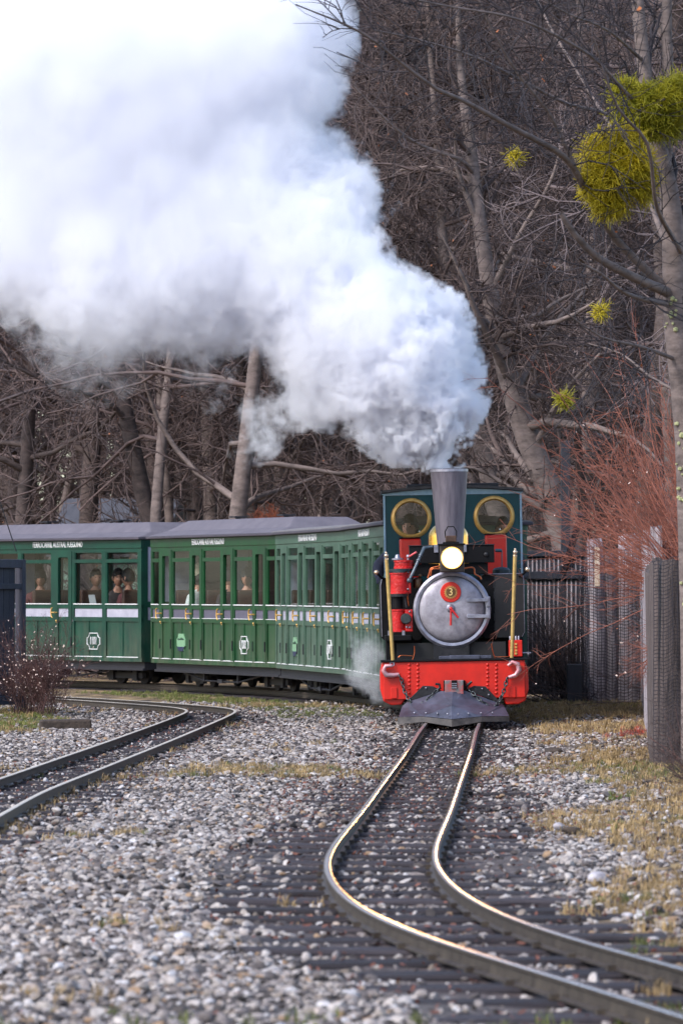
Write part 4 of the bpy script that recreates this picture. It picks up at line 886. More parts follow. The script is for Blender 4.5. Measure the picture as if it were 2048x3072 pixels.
    if s < 0 and strip is M_stripd: b.build('waist_beading', M_white, root)
def octa(w, h, c=.3, k=5):
    c = c * min(1, h / w)
    P_ = []
    for sx, sz, a0 in ((1, 1, 180), (-1, 1, 270), (-1, -1, 0), (1, -1, 90)):
        for i in range(k):
            a = R(a0 + (90 * i / (k - 1)) * (1 if True else 0)); r = c * w
            cx, cz = sx * w / 2, sz * h / 2
            P_.append((cx + r * math.cos(a), cz + r * math.sin(a)))
    P_.sort(key=lambda p: math.atan2(p[1] / h, p[0] / w)); return P_
def plaque(root, x, y, z, num, w=.37, h=.235, sx=.64, size=.16):
    o1 = octa(w, h); o2 = octa(w - .022, h - .022); n = len(o1); b = MB(); v = [(x + a, y - .004, z + c) for a, c in o1] + [(x + a, y - .004, z + c) for a, c in o2]
    v += [(p[0], y + .012, p[2]) for p in v]
    b.add(v, [(i, (i + 1) % n, (i + 1) % n + n, i + n) for i in range(n)] + [(i, i + 2 * n, (i + 1) % n + 2 * n, (i + 1) % n) for i in range(n)] + [(i + n, (i + 1) % n + n, (i + 1) % n + 3 * n, i + 3 * n) for i in range(n)])
    pb = b.build('number_frame', M_white, root, fix=True)
    text_mesh('car_number', num, size, M_white, pb, Matrix.Translation((x, y - .003, z)) @ Matrix.Rotation(R(90), 4, 'X'), sx, .004, 1.02)
def badge(root, x, y, z, w=.38, h=.235):
    b = MB(); b.prism([(x + a, z + c) for a, c in octa(w, h)], y - .004, y + .010); o = b.build('badge', M_badge, root, fix=True)
    b = MB(); b.prism([(x + a * .97, z + c) for a, c in octa(w, h) if c < -h * .3] + [(x + w * .46, z - h * .25), (x - w * .46, z - h * .25)], y - .008, y - .0045)
    b.v = b.v; o2 = b.build('badge_band', M_navy, o, fix=True)
    rg_ = random.Random(4); b = MB()
    for k in range(7):
        xx = x - w * .33 + k * w * .11; hh = rg_.uniform(.012, .03); b.prism([(xx - .02, z + h * .14), (xx + .025, z + h * .15), (xx + .03 * rg_.uniform(-.4, 1), z + h * .17 + hh), (xx - .015, z + h * .16 + hh * .7)], y - .007, y - .0045)
    tag(b.build('badge_trees', mat('badge_dark', lin(34, 66, 50), lin(24, 50, 40), 20, .5), o, fix=True), kind='stuff')
M_roofp = mat('pale_roof_felt', lin(128, 124, 124), lin(92, 88, 92), 5, .85, bump=.2, bscale=60, contrast=.3)
def make_car(A, B, lay, G, strip, num, label, badge_x, num_x, roof_rear=.5, deck=True):
    A, B = np.array(A), np.array(B); dvec = (B - A) / np.linalg.norm(B - A); nrm = np.array([-dvec[1], dvec[0]])
    c = A + dvec * CL / 2 + nrm * CW / 2
    root = empty('passenger_carriage', (c[0], c[1], 0), math.atan2(dvec[1], dvec[0]), label, 'carriage', 'green carriages behind the locomotive')
    h, w = CL / 2, CW / 2
    car_side(root, -w, -1, lay, G, strip); car_side(root, w, 1, lay, G, strip)
    for s in (-1, 1):
        x = s * h; b = MB(); xa, xb = sorted((x, x - s * .03))
        b.bb(xa, xb, -w + .031, w - .031, ZB, 1.0); b.bb(xa, xb, -w + .031, -w + .10, 1.0, ZT); b.bb(xa, xb, w - .10, w - .031, 1.0, ZT); b.bb(xa, xb, -.1, .1, 1.0, ZT)
        b.bb(xa, xb, -w + .10, -.1, 1.18, 1.26); b.bb(xa, xb, .1, w - .10, 1.18, 1.26); b.bb(xa, xb, -w + .1, -.1, 2.02, ZT); b.bb(xa, xb, .1, w - .1, 2.02, ZT)
        b.build('end_wall', G, root)
        xa, xb = sorted((x - s * .008, x - s * .02))
        for y0, y1 in ((-w + .1, -.1), (.1, w - .1)):
            for z0, z1 in ((1.0, 1.18), (1.26, 2.02)):
                b = MB(); b.bb(xa, xb, y0, y1, z0, z1); b.build('end_panel', M_strip, root)  # upper panels stand in for end windows, the light through them painted pale grey
        b = MB(); b.bb(min(x, x + s * .16), max(x, x + s * .16), -.07, .07, .24, .36); b.build('coupling', M_under, root, bevel=.01)
    # roof: thin eaves slab and a raised deck with sloped sides and ends
    b = MB(); ov = .07; b.bb(-h - .03, h + .03, -w - ov, w + ov, ZT + .001, ZT + .035); e = b.build('eaves', mat('eave_edge', lin(78, 72, 82), lin(60, 56, 64), 5, .7) if 'eave_edge' not in bpy.data.materials else bpy.data.materials['eave_edge'], root, bevel=.008)
    if not deck:                               # plain low arched roof
        b = MB(); pr = [(-w - ov + .01, ZT + .036)] + [((w + ov - .01) * t, ZT + .045 + .07 * (1 - t * t)) for t in np.linspace(-1, 1, 13)] + [(w + ov - .01, ZT + .036)]
        b.prism([(p, q) for p, q in pr], -h - .02, h + .02); b.v = [(p[1], p[0], p[2]) for p in b.v]; rf = b.build('roof', M_roofp, root, 30, fix=True)
    else:
        b = MB(); z0, z1 = ZT + .036, ZT + .25
        lo_ = [(-h - .02, -w - ov + .01), (h + .02, -w - ov + .01), (h + .02, w + ov - .01), (-h - .02, w + ov - .01)]
        mi_ = [(-h + .10, -w + .20), (h - .10, -w + .20), (h - .10, w - .20), (-h + .10, w - .20)]
        hi_ = [(-h + roof_rear, -w + .38), (h - .45, -w + .38), (h - .45, w - .38), (-h + roof_rear, w - .38)]
        v = [(x, y, z0) for x, y in lo_] + [(x, y, z0 + .075) for x, y in mi_] + [(x, y, z1) for x, y in hi_]
        b.add(v, [(3, 2, 1, 0), (8, 9, 10, 11)] + [(q + i, q + (i + 1) % 4, q + 4 + (i + 1) % 4, q + 4 + i) for q in (0, 4) for i in range(4)]); rf = b.build('roof', M_roof, root, bevel=.02)
        for x in (-1.2, .9): b = MB(); b.bb(x - .12, x + .12, -.09, .09, z1 + .03, z1 + .05); b.bb(x - .03, x + .03, -.03, .03, z1 - .01, z1 + .03); b.build('roof_vent', M_under, rf)
    # inside
    b = MB(); b.bb(-h + .031, h - .031, -w + .031, w - .031, .44, .47); b.build('floor', M_wood, root)
    b = MB(); b.bb(-h + .031, h - .031, -w + .031, w - .031, 2.05, 2.08); b.build('ceiling', M_wood, root)
    for x in (-1.75, -.38, 1.0, 2.2):
        b = MB(); b.bb(x - .04, x + .04, -w + .04, -.2, .471, 1.42); b.bb(x - .04, x + .04, .2, w - .04, .471, 1.42); b.bb(x - .2, x + .2, -w + .04, -.2, .75, .82); b.bb(x - .2, x + .2, .2, w - .04, .75, .82)
        b.build('seat', M_wood, root, bevel=.02)
    if num != '1101':
        for x in (-1.05, 1.2): b = MB(); b.bb(x - .03, x + .03, -w + .2, -.1, 1.421, 2.04); b.build('partition', M_wood, root)
    # underframe
    b = MB(); b.bb(-h + .06, h - .02, -w + .06, w - .06, .31, ZB - .002); b.bb(-h + .06, h - .02, -w + .03, -w + .09, .30, .33); b.build('solebar', M_under, root)
    for s in (-1, 1):
        b = MB(); y = s * (w - .14); b.tube([(-h + 1.0, y, .31), (-.75, y, .20), (.75, y, .20), (h - 1.0, y, .31)], .013, 8)
        for x in (-.75, .75): b.bb(x - .025, x + .025, y - .02, y + .02, .19, .31)
        b.bb(-.1, .1, y - .03, y + .03, .18, .23); b.build('truss_rod', M_under, root)
    for x in (-1.75, 1.75):
        b = MB(); b.bb(x - .5, x + .5, -.42, -.36, .18, .26); b.bb(x - .5, x + .5, .36, .42, .18, .26); b.bb(x - .08, x + .08, -.36, .36, .2, .30)
        for q in (-.33, .33):
            for s in (-1, 1): b.bb(x + q - .06, x + q + .06, s * .42 - .03, s * .42 + .03, .15, .29)
        bg = b.build('bogie', M_under, root)
        for q in (-.33, .33):
            for s in (-1, 1):
                b = MB(); b.lathe([(.03, -.03), (.15, -.03), (.165, -.025), (.165, .03), (.03, .03)], (x + q, s * .27, .265), 'X', 22)
                b.v = [(x + q + (p[1] - s * .27), s * .27 + (p[0] - x - q), p[2]) for p in b.v]; b.build('wheel', M_under, bg, 40, fix=True)
    # lettering, number and badge on the side we see
    text_mesh('lettering', 'FERROCARRIL AUSTRAL FUEGUINO', .115, M_white, root, Matrix.Translation((-.12 if num != '1101' else .44 , -w - .0165, 2.06)) @ Matrix.Rotation(R(90), 4, 'X'), .80, .003, .98)
    if num: plaque(root, num_x, -w + .004, .70, num)
    if badge_x is not None: badge(root, badge_x, -w + .004, .71)
    b = MB(); b.bb(-h - .09, -h, -w + .10, -w + .2, .6, .72); b.build('end_lamp', M_white, root)
    return root
pit = 1.39; h = CL / 2
lay = []; x = -h + .06
lay.append(('w', x, x + .34)); x += .40
for k in range(4):
    lay.append(('d', x, x + .53)); x += .57
    wdt = .78 if k < 3 else (h - .06 - x)
    lay.append(('w', x, x + wdt)); x += wdt + .04
lay1101 = [('w', -2.72, -2.28), ('d', -2.22, -1.72), ('w', -1.62, -.74), ('w', -.64, .24), ('d', .34, .84), ('w', .90, 1.70), ('w', 1.81, 2.71)]
C1101 = make_car((-5.74, 83.75), (-2.77, 79.0), lay1101, M_greend, M_strip, '1101', 'deep green carriage numbered 1101 with pale strips under wide windows', None, 1.44)
C1202 = make_car((-2.62, 78.4), (-.833, 73.1), lay, M_green, M_stripd, '1202', 'bright green carriage numbered 1202 with slim brass handled doors', -1.4, 1.4)
C1207 = make_car((-.836, 72.8), (.062, 67.3), lay, M_greeng, M_strip, '1207', 'greyish green carriage numbered 1207 between carriage 1202 and the leading carriage', -1.25, 1.45, deck=False)
CLEAD = make_car((.05, 66.9), (.47, 61.7), lay, M_greeng, M_strip, '', 'leading green carriage coupled right behind the locomotive cab in wisps of steam', None, 1.25, deck=False)

# ------------------------------------------------------------------ people
def body_mesh(pose):
    """one continuous skinned body; PARTS of it coloured by position"""
    V_, E_, Rd = [], [], []
    def add(p, r, par=None):
        V_.append(Vector(p)); Rd.append(r)
        if par is not None: E_.append((par, len(V_) - 1))
        return len(V_) - 1
    if pose == 'seated': hipz, knee, foot = .0, (.10, -.22, -.12), (.10, -.18, -.42)
    else: hipz, knee, foot = .0, (.09, -.03, -.42), (.09, .02, -.86)
    pel = add((0, 0, 0), .13); sp = add((0, .01, .22), .125, pel); ch = add((0, .015, .42), .135, sp); nk = add((0, .0, .55), .055, ch); hd = add((0, -.01, .64), .052, nk)
    for s in (-1, 1):
        sh = add((s * .17, .015, .46), .065 if pose != 'driver' else .10, ch)
        if pose == 'driver' and s == -1:
            el = add((s * .335, -.06, .29), .10, sh); wr = add((s * .27, -.25, .2), .055, el)
        elif pose == 'seated': el = add((s * .22, -.03, .20), .048, sh); wr = add((s * .12, -.24, .12), .033, el)
        else: el = add((s * .24, -.05, .22), .05, sh); wr = add((s * .16, -.26, .2), .034, el)
        w = V_[wr]; d = (w - V_[el]).normalized(); pm = add(w + d * .07, .030, wr); side = Vector((1, 0, 0)) * s
        for k in range(4):
            b0 = add(V_[pm] + side * (.022 - .015 * k) + d * .02, .0095, pm); b1 = add(V_[b0] + d * (.03 + .006 * (1.5 - abs(k - 1.5))) + Vector((0, 0, -.012)), .009, b0); add(V_[b1] + d * .016 + Vector((0, 0, -.02)), .008, b1)
        t0 = add(w + d * .03 - side * .03, .011, wr); add(V_[t0] + d * .03 - side * .012, .009, t0)
        hp = add((s * .09, 0, -.03), .095, pel); kn = add((s * knee[0], knee[1], knee[2] - .0), .065, hp); ft = add((s * foot[0], foot[1], foot[2]), .042, kn); add((s * foot[0], foot[1] - .14, foot[2] - .03), .035, ft)
    me = bpy.data.meshes.new('body'); me.from_pydata(V_, E_, []); o = bpy.data.objects.new('body', me); COL.objects.link(o)
    me.skin_vertices or o.modifiers.new('skin', 'SKIN')
    if not any(m.type == 'SKIN' for m in o.modifiers): o.modifiers.new('skin', 'SKIN')
    bpy.context.view_layer.update()
    if not me.skin_vertices:
        bm = bmesh.new(); bm.from_mesh(me); bm.verts.layers.skin.verify(); bm.to_mesh(me); bm.free()
    for sv, r in zip(me.skin_vertices[0].data, Rd): sv.radius = (r, r * .9)
    me.skin_vertices[0].data[0].use_root = True
    o.modifiers.new('sub', 'SUBSURF').levels = 1
    o.modifiers['sub'].render_levels = 1
    dg = bpy.context.evaluated_depsgraph_get(); out = bpy.data.meshes.new_from_object(o.evaluated_get(dg)); bpy.data.objects.remove(o)
    out.materials.clear()
    # head
    bm = bmesh.new(); bm.from_mesh(out); nb = len(bm.faces)
    r = bmesh.ops.create_uvsphere(bm, u_segments=24, v_segments=18, radius=1)
    for v in r['verts']:
        x, y, z = v.co; w = 1 - .22 * max(0, -z) ** 1.3
        f = max(0, -y)
        yy = y
        nose = math.exp(-((x / .16) ** 2) - ((z + .18) / .26) ** 2) * f; eye = sum(math.exp(-(((x - s * .38) / .2) ** 2) - ((z - .05) / .14) ** 2) for s in (-1, 1)) * f
        mouth = math.exp(-((x / .3) ** 2) - ((z + .55) / .06) ** 2) * f; brow = math.exp(-((x / .6) ** 2) - ((z - .24) / .1) ** 2) * f; chin = math.exp(-((x / .3) ** 2) - ((z + .82) / .16) ** 2) * f
        yy -= .30 * nose - .13 * eye - .06 * mouth + .05 * brow + .10 * chin
        v.co = Vector((x * .078 * w, yy * .096, z * .122)) + Vector((0, -.015, .72))
    for s in (-1, 1):
        e = bmesh.ops.create_uvsphere(bm, u_segments=10, v_segments=8, radius=1)
        for v in e['verts']: v.co = Vector((v.co.x * .012 + s * .078, v.co.y * .02 + .0, v.co.z * .032 + .715))
    for f in bm.faces: f.smooth = True
    bm.faces.ensure_lookup_table()
    for i, f in enumerate(bm.faces):
        c = f.calc_center_median(); hand = False
        if i >= nb or c.z > .545: f.material_index = 0
        elif c.z < -.09 and pose != 'seated' or (pose == 'seated' and (c.z < .06 and abs(c.x) < .22 and c.y < -.27 and c.z > .05)): f.material_index = 2
        else: f.material_index = 1
    bm.to_mesh(out); bm.free(); return out
BODIES = {p: body_mesh(p) for p in ('seated', 'standing', 'driver')}
def hair_mesh(seed, curl, low):
    rg_ = np.random.default_rng(seed); bm = bmesh.new(); r = bmesh.ops.create_uvsphere(bm, u_segments=28, v_segments=20, radius=1)
    dele = []
    for v in r['verts']:
        x, y, z = v.co; line = low + .85 * max(0, -y) - .0
        if z < line - .25: dele.append(v); continue
        k = 1.10 + curl * rg_.uniform(-.6, 1) * .12; v.co = Vector((x * .080 * k, y * .098 * k, z * .124 * (k if z > 0 else 1))) + Vector((0, -.010, .722))
    bmesh.ops.delete(bm, geom=dele, context='VERTS')
    for f in bm.faces: f.smooth = curl < .5
    me = bpy.data.meshes.new('hair'); bm.to_mesh(me); bm.free(); return me
def beanie_mesh():
    b = MB(); b.lathe([(.090, .745), (.094, .76), (.094, .79), (.089, .795), (.086, .83), (.07, .875), (.045, .905), (.003, .918)], (0, -.012, 0), 'Z', 26, cap=False); return b.mesh('beanie', M_knit, 60)
HAIR = [hair_mesh(1, 1.0, -.35), hair_mesh(2, .35, -.25), hair_mesh(3, .2, -.6)]
EYE_M = mat('eye', lin(40, 28, 24), lin(30, 20, 18), 5, .2)
def person(label, loc, face, pose='seated', top=M_dim, hair=0, hat=False, group=None, low=M_dim):
    root = empty('person', loc, face, label, 'person', group)
    me = BODIES[pose]
    if not me.materials:
        for m in (M_skin, M_dim, M_dim): me.materials.append(m)
    o = put('body', me, root)
    for i, m in enumerate((M_skin, top, low)): o.material_slots[i].link = 'OBJECT'; o.material_slots[i].material = m
    hm = HAIR[hair]
    if not hm.materials: hm.materials.append(M_hair)
    put('hair', hm, root)
    if hat: put('beanie', beanie_mesh(), root)
    for s in (-1, 1): b = MB(); b.ball((s * .029, -.094, .727), .0095, 8); b.build('eye', EYE_M, root, 60)
    return root
def in_car(car, x, y, zseat=.95): v = Matrix.Rotation(car.rotation_euler.z, 3, 'Z') @ Vector((x, y, 0)); return Vector((car.location.x + v.x, car.location.y + v.y, zseat))
def cabp(px, dd, headz_px):
    w = at(1100 + px * .3508, 1380 + headz_px * .3508, 57 + dd); return w
hp = cabp(352, 3.75, 575); person('driver with dark curly hair behind a round cab window, dark sleeve outside', (hp.x + .02, hp.y + .02, hp.z - .72), R(-18), 'driver', M_jacket, 0)
hp = cabp(1163, 3.8, 590); person('short haired person looking out of the round cab window away from the driver', (hp.x, hp.y, hp.z - .72), R(4), 'standing', M_dim, 1)
def seat_person(car, x, y, face, label, **k): p_ = in_car(car, x, y, .87); return person(label, p_, car.rotation_euler.z + R(face), 'seated', **k)
seat_person(C1101, .80, -.35, 80, 'dark haired passenger in a black jacket by the middle window of carriage 1101', top=M_dim, hair=1)
seat_person(C1101, 1.36, -.30, 70, 'passenger with dark hair leaning at the rear edge of the front window of carriage 1101', top=M_dim, hair=0)
seat_person(C1101, 1.80, -.38, -70, 'passenger with short dark hair nearest the front end of carriage 1101', top=M_maroon, hair=1)
seat_person(C1101, -.90, -.3, 60, 'passenger in dim light by the window beside the left dark gate', top=M_maroon, hair=2)
seat_person(C1202, -1.66, -.42, -60, 'passenger in a cream knitted hat and white coat in carriage 1202', top=M_coatw, hair=2, hat=True)
seat_person(C1202, -.28, -.42, -60, 'passenger with a bare face looking out of the third door of carriage 1202', top=M_dim, hair=1)
seat_person(C1202, .62, -.45, 60, 'passenger in dark clothes by the last wide window of carriage 1202', top=M_dim, hair=2)
# things on the dining tables of carriage 1101
for x, lab in ((1.03, 'folded white menu card standing behind the middle window of carriage 1101'), (-.45, 'folded white menu card standing behind the window beside the dark left gate')):
    p_ = in_car(C1101, x, -.55, 1.19); b = MB(); b.prism([(-.07, 0), (-.06, 0), (0, .17), (.06, 0), (.07, 0), (.0, .19)], -.05, .05); o = b.build('menu_card', M_white, fix=True); o.location = p_; o.rotation_euler = (0, 0, C1101.rotation_euler.z); tag(o, lab, 'card')
    t = in_car(C1101, x, -.45, 0); te = empty('dining_table', (t.x, t.y, 0), C1101.rotation_euler.z, 'small table under the menu card ' + ('in the middle' if x > 0 else 'in the rear') + ' of carriage 1101', 'table'); b = MB(); b.bb(-.3, .3, -.22, .22, 1.155, 1.185); b.build('table_top', M_wood, te); b = MB(); b.bb(-.03, .03, -.03, .03, .471, 1.155); b.build('leg', M_wood, te)

# ------------------------------------------------------------------ gates, fence, posts
def G2(x, d, z): return Vector((x, d, z))
def plank_gate(label, A, B, z0, z1, rails, bw, m, cat='gate', name='timber_gate', gap=.004, end_post=True, thick=.022):
    A, B = Vector(A), Vector(B); L_ = (B - A).length; root = empty(name, (A.x, A.y, 0), math.atan2(B.y - A.y, B.x - A.x), label, cat)
    n = int(L_ / (bw + gap)); rgn = random.Random(int(L_ * 100))
    b = MB(); b.bb(-bw / 2 + .001, bw / 2 - .001, 0, thick, z0, z1); me = b.mesh('board', m)
    for i in range(n):
        o = put('board', me, root, ((i + .5) * (bw + gap), rgn.uniform(-.004, .004), rgn.uniform(-.01, .01)))
    for z, hh in rails:
        b = MB(); b.bb(-.0, L_, -.045, -.006, z - hh / 2, z + hh / 2); b.build('rail', m, root, bevel=.006)
    return root, L_
gl, L_ = plank_gate('dark blue stained plank gate standing open at the left beside the siding', (-5.68, 61.7, 0), at(61, 2100, 65.2).xy.to_3d(), .14, 1.72, ((1.72, .10), (1.46, .065), (.46, .085), (.16, .10)), .115, M_board)
b = MB(); b.bb(L_ - .03, L_ + .05, -.05, .05, -.02, 1.77); b.build('gate_stile', M_board, gl, bevel=.006)
b = MB(); b.bb(L_ - .62, L_ - .52, -.03, .03, -.05, .14); b.build('gate_foot', M_board, gl)
b = MB(); w0, w1 = at(50, 1655, 65), at(-60, 1320, 65); b.tube([w1, w0], .007, 6); o = b.build('stay_wire', M_iron); tag(o, 'thin dark stay wire running down to the top of the left plank gate', 'wire')
# right gate: black frame with wide dark boards and rough pale slats showing between
A, B = at(1560, 2000, 69.5), at(1752, 2000, 67.4); L_ = (Vector(B.xy) - Vector(A.xy)).length
gr = empty('timber_gate', (A.x, A.y, 0), math.atan2(B.y - A.y, B.x - A.x), 'black timber gate with rough pale slats between its boards behind the locomotive', 'gate')
b = MB(); b.bb(-.048, .048, 0, .03, .16, 1.86); gb = b.mesh('board', M_gate); b = MB(); b.tube([(0, .02, .16), (.006, .022, .6), (-.005, .02, 1.1), (.004, .02, 1.84)], .03, 8); gs_ = b.mesh('slat', M_slab, 60)
k = 0; x = .04
while x < L_:
    put('board', gb, gr, (x, 0, 0)); put('slat', gs_, gr, (x + .082, 0, 0)); x += .15
for z, hh in ((1.86, .07), (1.60, .09), (.52, .10), (.22, .12)): b = MB(); b.bb(-.1, L_ + .05, -.05, -.005, z - hh / 2, z + hh / 2); b.build('rail', M_gate, gr, bevel=.005)
b = MB(); b.tube([(L_ - .55, -.06, 1.62), (L_ + .05, -.06, 2.32)], .045, 4); b.build('diagonal_brace', M_gate, gr)
pp = at(1697, 2000, 67.9); b = MB(); b.bb(-.055, .055, -.06, .06, -.1, EYE + (1770 - 1322) * 67.9 / FPX); gp = b.build('gate_post', M_gate, bevel=.006); gp.location = (pp.x, pp.y + .2, 0); tag(gp, 'tall black square post rising behind the right hand gate', 'post')
pp = at(1722, 2000, 66.8); b = MB(); b.bb(-.09, .09, -.09, .09, -.1, .55); gp = b.build('gate_post', M_gate, bevel=.01); gp.location = (pp.x, pp.y, 0); tag(gp, 'short black stump post at the end of the right hand gate', 'post')
# slab fence with wire net
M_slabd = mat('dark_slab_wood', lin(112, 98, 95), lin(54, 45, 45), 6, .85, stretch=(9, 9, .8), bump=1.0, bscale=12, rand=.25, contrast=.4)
sf_ = empty('slab_fence', (3.2, 60, 0), 0, 'weathered grey slab wood fence hung with wire net along the right of the track', 'fence')
rgs = random.Random(9)
def slab(x, y, ang, w, z1, m=M_slab, z0=-.08):
    b = MB(); n = 6; prof = [(-w / 2, .0), (-w * .36, -.035), (-w * .1, -.055), (w * .15, -.05), (w * .38, -.03), (w / 2, 0), (w / 2, .02), (-w / 2, .02)]
    zs = [z0, .35, .75, 1.2, z1 - rgs.uniform(.02, .1), z1]; v = []
    k1, k2 = rgs.uniform(-.02, .02), rgs.uniform(.85, 1.05)
    for i, z in enumerate(zs):
        sh = k1 * math.sin(z * 2) ; ww = (1 if i < 3 else k2) * (1 if i < 5 else rgs.uniform(.7, .95))
        v += [(p * ww + sh, q, z + (rgs.uniform(-.03, .03) if i == 5 else 0)) for p, q in prof]
    k = len(prof); b.add(v, [(i * k + j, i * k + (j + 1) % k, (i + 1) * k + (j + 1) % k, (i + 1) * k + j) for i in range(n - 1) for j in range(k)] + [tuple(range(k)), tuple(range((n - 1) * k, n * k))])
    o = b.build('slab_board', m, sf_, 50, fix=True); o.location = (x - 3.2, y - 60, 0); o.rotation_euler = (rgs.uniform(-.02, .02), rgs.uniform(-.02, .02), ang); return o
x = 2.90                                    # return across the end, facing along the track
for w, z1 in ((.22, 2.02), (.12, 1.86), (.27, 2.08), (.20, 1.98), (.18, 1.9)):
    slab(x + w / 2, 66.9 + rgs.uniform(-.05, .05), rgs.uniform(-.1, .1), w, z1); x += w - .005
y = 66.6
while y > 43.6:
    xx = fence_x(y); sl = math.atan2(1, (fence_x(y + .5) - fence_x(y - .5))) ; w = rgs.uniform(.16, .30)
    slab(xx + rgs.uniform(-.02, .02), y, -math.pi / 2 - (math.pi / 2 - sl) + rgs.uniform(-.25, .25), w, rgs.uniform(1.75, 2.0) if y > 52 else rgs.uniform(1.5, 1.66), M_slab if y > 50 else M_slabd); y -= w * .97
x = 2.42
while x < 3.4:
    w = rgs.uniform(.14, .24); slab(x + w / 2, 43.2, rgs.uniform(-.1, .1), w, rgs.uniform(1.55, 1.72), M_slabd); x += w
def net(name, p0, p1, z0, z1, step, rad, seed, sag=.02):
    p0, p1 = Vector(p0), Vector(p1); L_ = (p1 - p0).length; n = max(2, int(L_ / step)); m_ = int((z1 - z0) / (step * .8)); rgx = np.random.default_rng(seed); b = MB(); nrm = Vector((-(p1 - p0).y, (p1 - p0).x, 0)).normalized()
    ph = rgx.uniform(0, 6, 6)
    def pt(i, j):
        u = i / n; q = p0.lerp(p1, u) + nrm * (sag * math.sin(u * 9 + ph[0] + j * .07) + sag * .6 * math.sin(j * .25 + ph[1])); z = z0 + (z1 - z0) * j / m_ + .02 * math.sin(i * .5 + ph[2]) + .012 * math.sin(i * 1.7 + ph[3]); return (q.x, q.y, z)
    for i in range(n + 1): b.tube([pt(i, j) for j in range(0, m_ + 1)], rad, 3, cap=False)
    for j in range(m_ + 1): b.tube([pt(i, j) for i in range(n + 1)], rad, 3, cap=False)
    o = b.build(name, M_net, sf_); o.location = (-3.2, -60, 0); return tag(o, kind='stuff')
net('wire_net', (2.86, 66.75, 0), (3.86, 66.75, 0), .0, 1.9, .045, .004, 1)
net('wire_net', (2.36, 43.08, 0), (3.3, 43.08, 0), .05, 1.65, .035, .003, 2)
# netted brush panel between the gate and the fence
pa_, pb2 = at(1672, 2000, 67.6), at(1800, 2000, 67.0)
nb_ = net('wire_net', (pa_.x + .22, 67.3, 0), (pb2.x - .02, 66.9, 0), .0, 1.86, .04, .004, 4, .04)
c = at(1771, 1800, 66.4); b = MB(); b.bb(-.03, .03, -.02, .02, -.23, .23); st = b.build('pale_batten', M_slabp, bevel=.004); st.location = (at(1790, 1706, 66.4).x, 66.4, EYE + (1770 - 1700) * 66.4 / FPX); tag(st, 'short pale new wood batten nailed to the end of the slab fence', 'batten')
# the house glimpsed through the trees
hs = empty('hut', (-4.3, 112, 0), R(-12), 'pale green boarded hut with a grey roof glimpsed behind the trees', 'hut')
hs.scale = (.45, .6, .86)
b = MB(); b.bb(-2.2, 2.2, -2, 2, -.1, 2.5); b.build('wall', M_house, hs)
b = MB(); b.add([(-2.6, -2.4, 2.4), (2.6, -2.4, 2.4), (2.6, 2.4, 2.4), (-2.6, 2.4, 2.4), (-2.6, 0, 3.75), (2.6, 0, 3.75), (-2.6, -2.4, 2.52), (2.6, -2.4, 2.52), (2.6, 2.4, 2.52), (-2.6, 2.4, 2.52)], [(3, 2, 1, 0), (6, 7, 5, 4), (8, 9, 4, 5), (0, 1, 7, 6), (2, 3, 9, 8), (0, 6, 4, 9, 3), (1, 2, 8, 5, 7)]); b.build('roof', M_houser, hs, fix=True)
b = MB(); b.bb(-.6, .5, -2.04, -2.005, .9, 2.0); w_ = b.build('window', M_white, hs); b = MB(); b.bb(-.5, .4, -2.05, -2.041, 1.0, 1.9); b.build('pane', mat('dark_pane', lin(40, 48, 56), lin(30, 36, 44), 3, .1), w_)

# ------------------------------------------------------------------ trees
class Tubes:
    """many thin three-to-six sided limbs gathered as arrays"""
    def __init__(s): s.P = []; s.F = []; s.M = []; s.n = 0
    def add(s, pts, r0, r1, k=3, mi=0, pw=1.0):
        pts = np.asarray(pts, float); n = len(pts); T = np.gradient(pts, axis=0); T /= np.maximum(np.linalg.norm(T, axis=1), 1e-9)[:, None]
        t0 = T[n // 2]; ref = np.array((0., 0, 1)) if abs(t0[2]) < .85 else np.array((1., 0, 0))
        A = np.cross(T, ref); A /= np.maximum(np.linalg.norm(A, axis=1), 1e-9)[:, None]; B = np.cross(T, A)
        q = 2 * np.pi * np.arange(k) / k; rad = r0 + (r1 - r0) * np.linspace(0, 1, n) ** pw if np.isscalar(r0) else np.asarray(r0)
        ring = pts[:, None] + (A[:, None] * np.cos(q)[None, :, None] + B[:, None] * np.sin(q)[None, :, None]) * rad[:, None, None]
        i = np.arange(n - 1)[:, None] * k; j = np.arange(k)[None]; j2 = (np.arange(k) + 1)[None] % k
        f = np.stack([i + j, i + j2, i + k + j2, i + k + j], 2).reshape(-1, 4) + s.n
        s.P.append(ring.reshape(-1, 3)); s.F.append(f); s.M.append(np.full(len(f), mi)); s.n += n * k
    def quad(s, c, a, b, mi):
        c, a, b = map(np.asarray, (c, a, b)); s.P.append(np.stack([c - a - b, c + a - b, c + a + b, c - a + b])); s.F.append(np.arange(4)[None] + s.n); s.M.append(np.array([mi])); s.n += 4
    def mesh(s, name, mats, smooth=True):
        me = np_mesh(name, np.concatenate(s.P), np.concatenate(s.F), mats, smooth)
        me.polygons.foreach_set('material_index', np.concatenate(s.M).astype(np.int32)); me.update(); return me
def unit(v): return v / max(np.linalg.norm(v), 1e-9)
def limb(rg, p, d, L, n, bend, up=.0, wob=.18):
    pts = [np.array(p, float)]; d = unit(np.array(d, float)); axis = rg.normal(size=3) * bend
    for i in range(n):
        d = unit(d + axis * .25 + rg.normal(size=3) * wob + np.array((0, 0, up))); pts.append(pts[-1] + d * L / n)
    return np.array(pts)
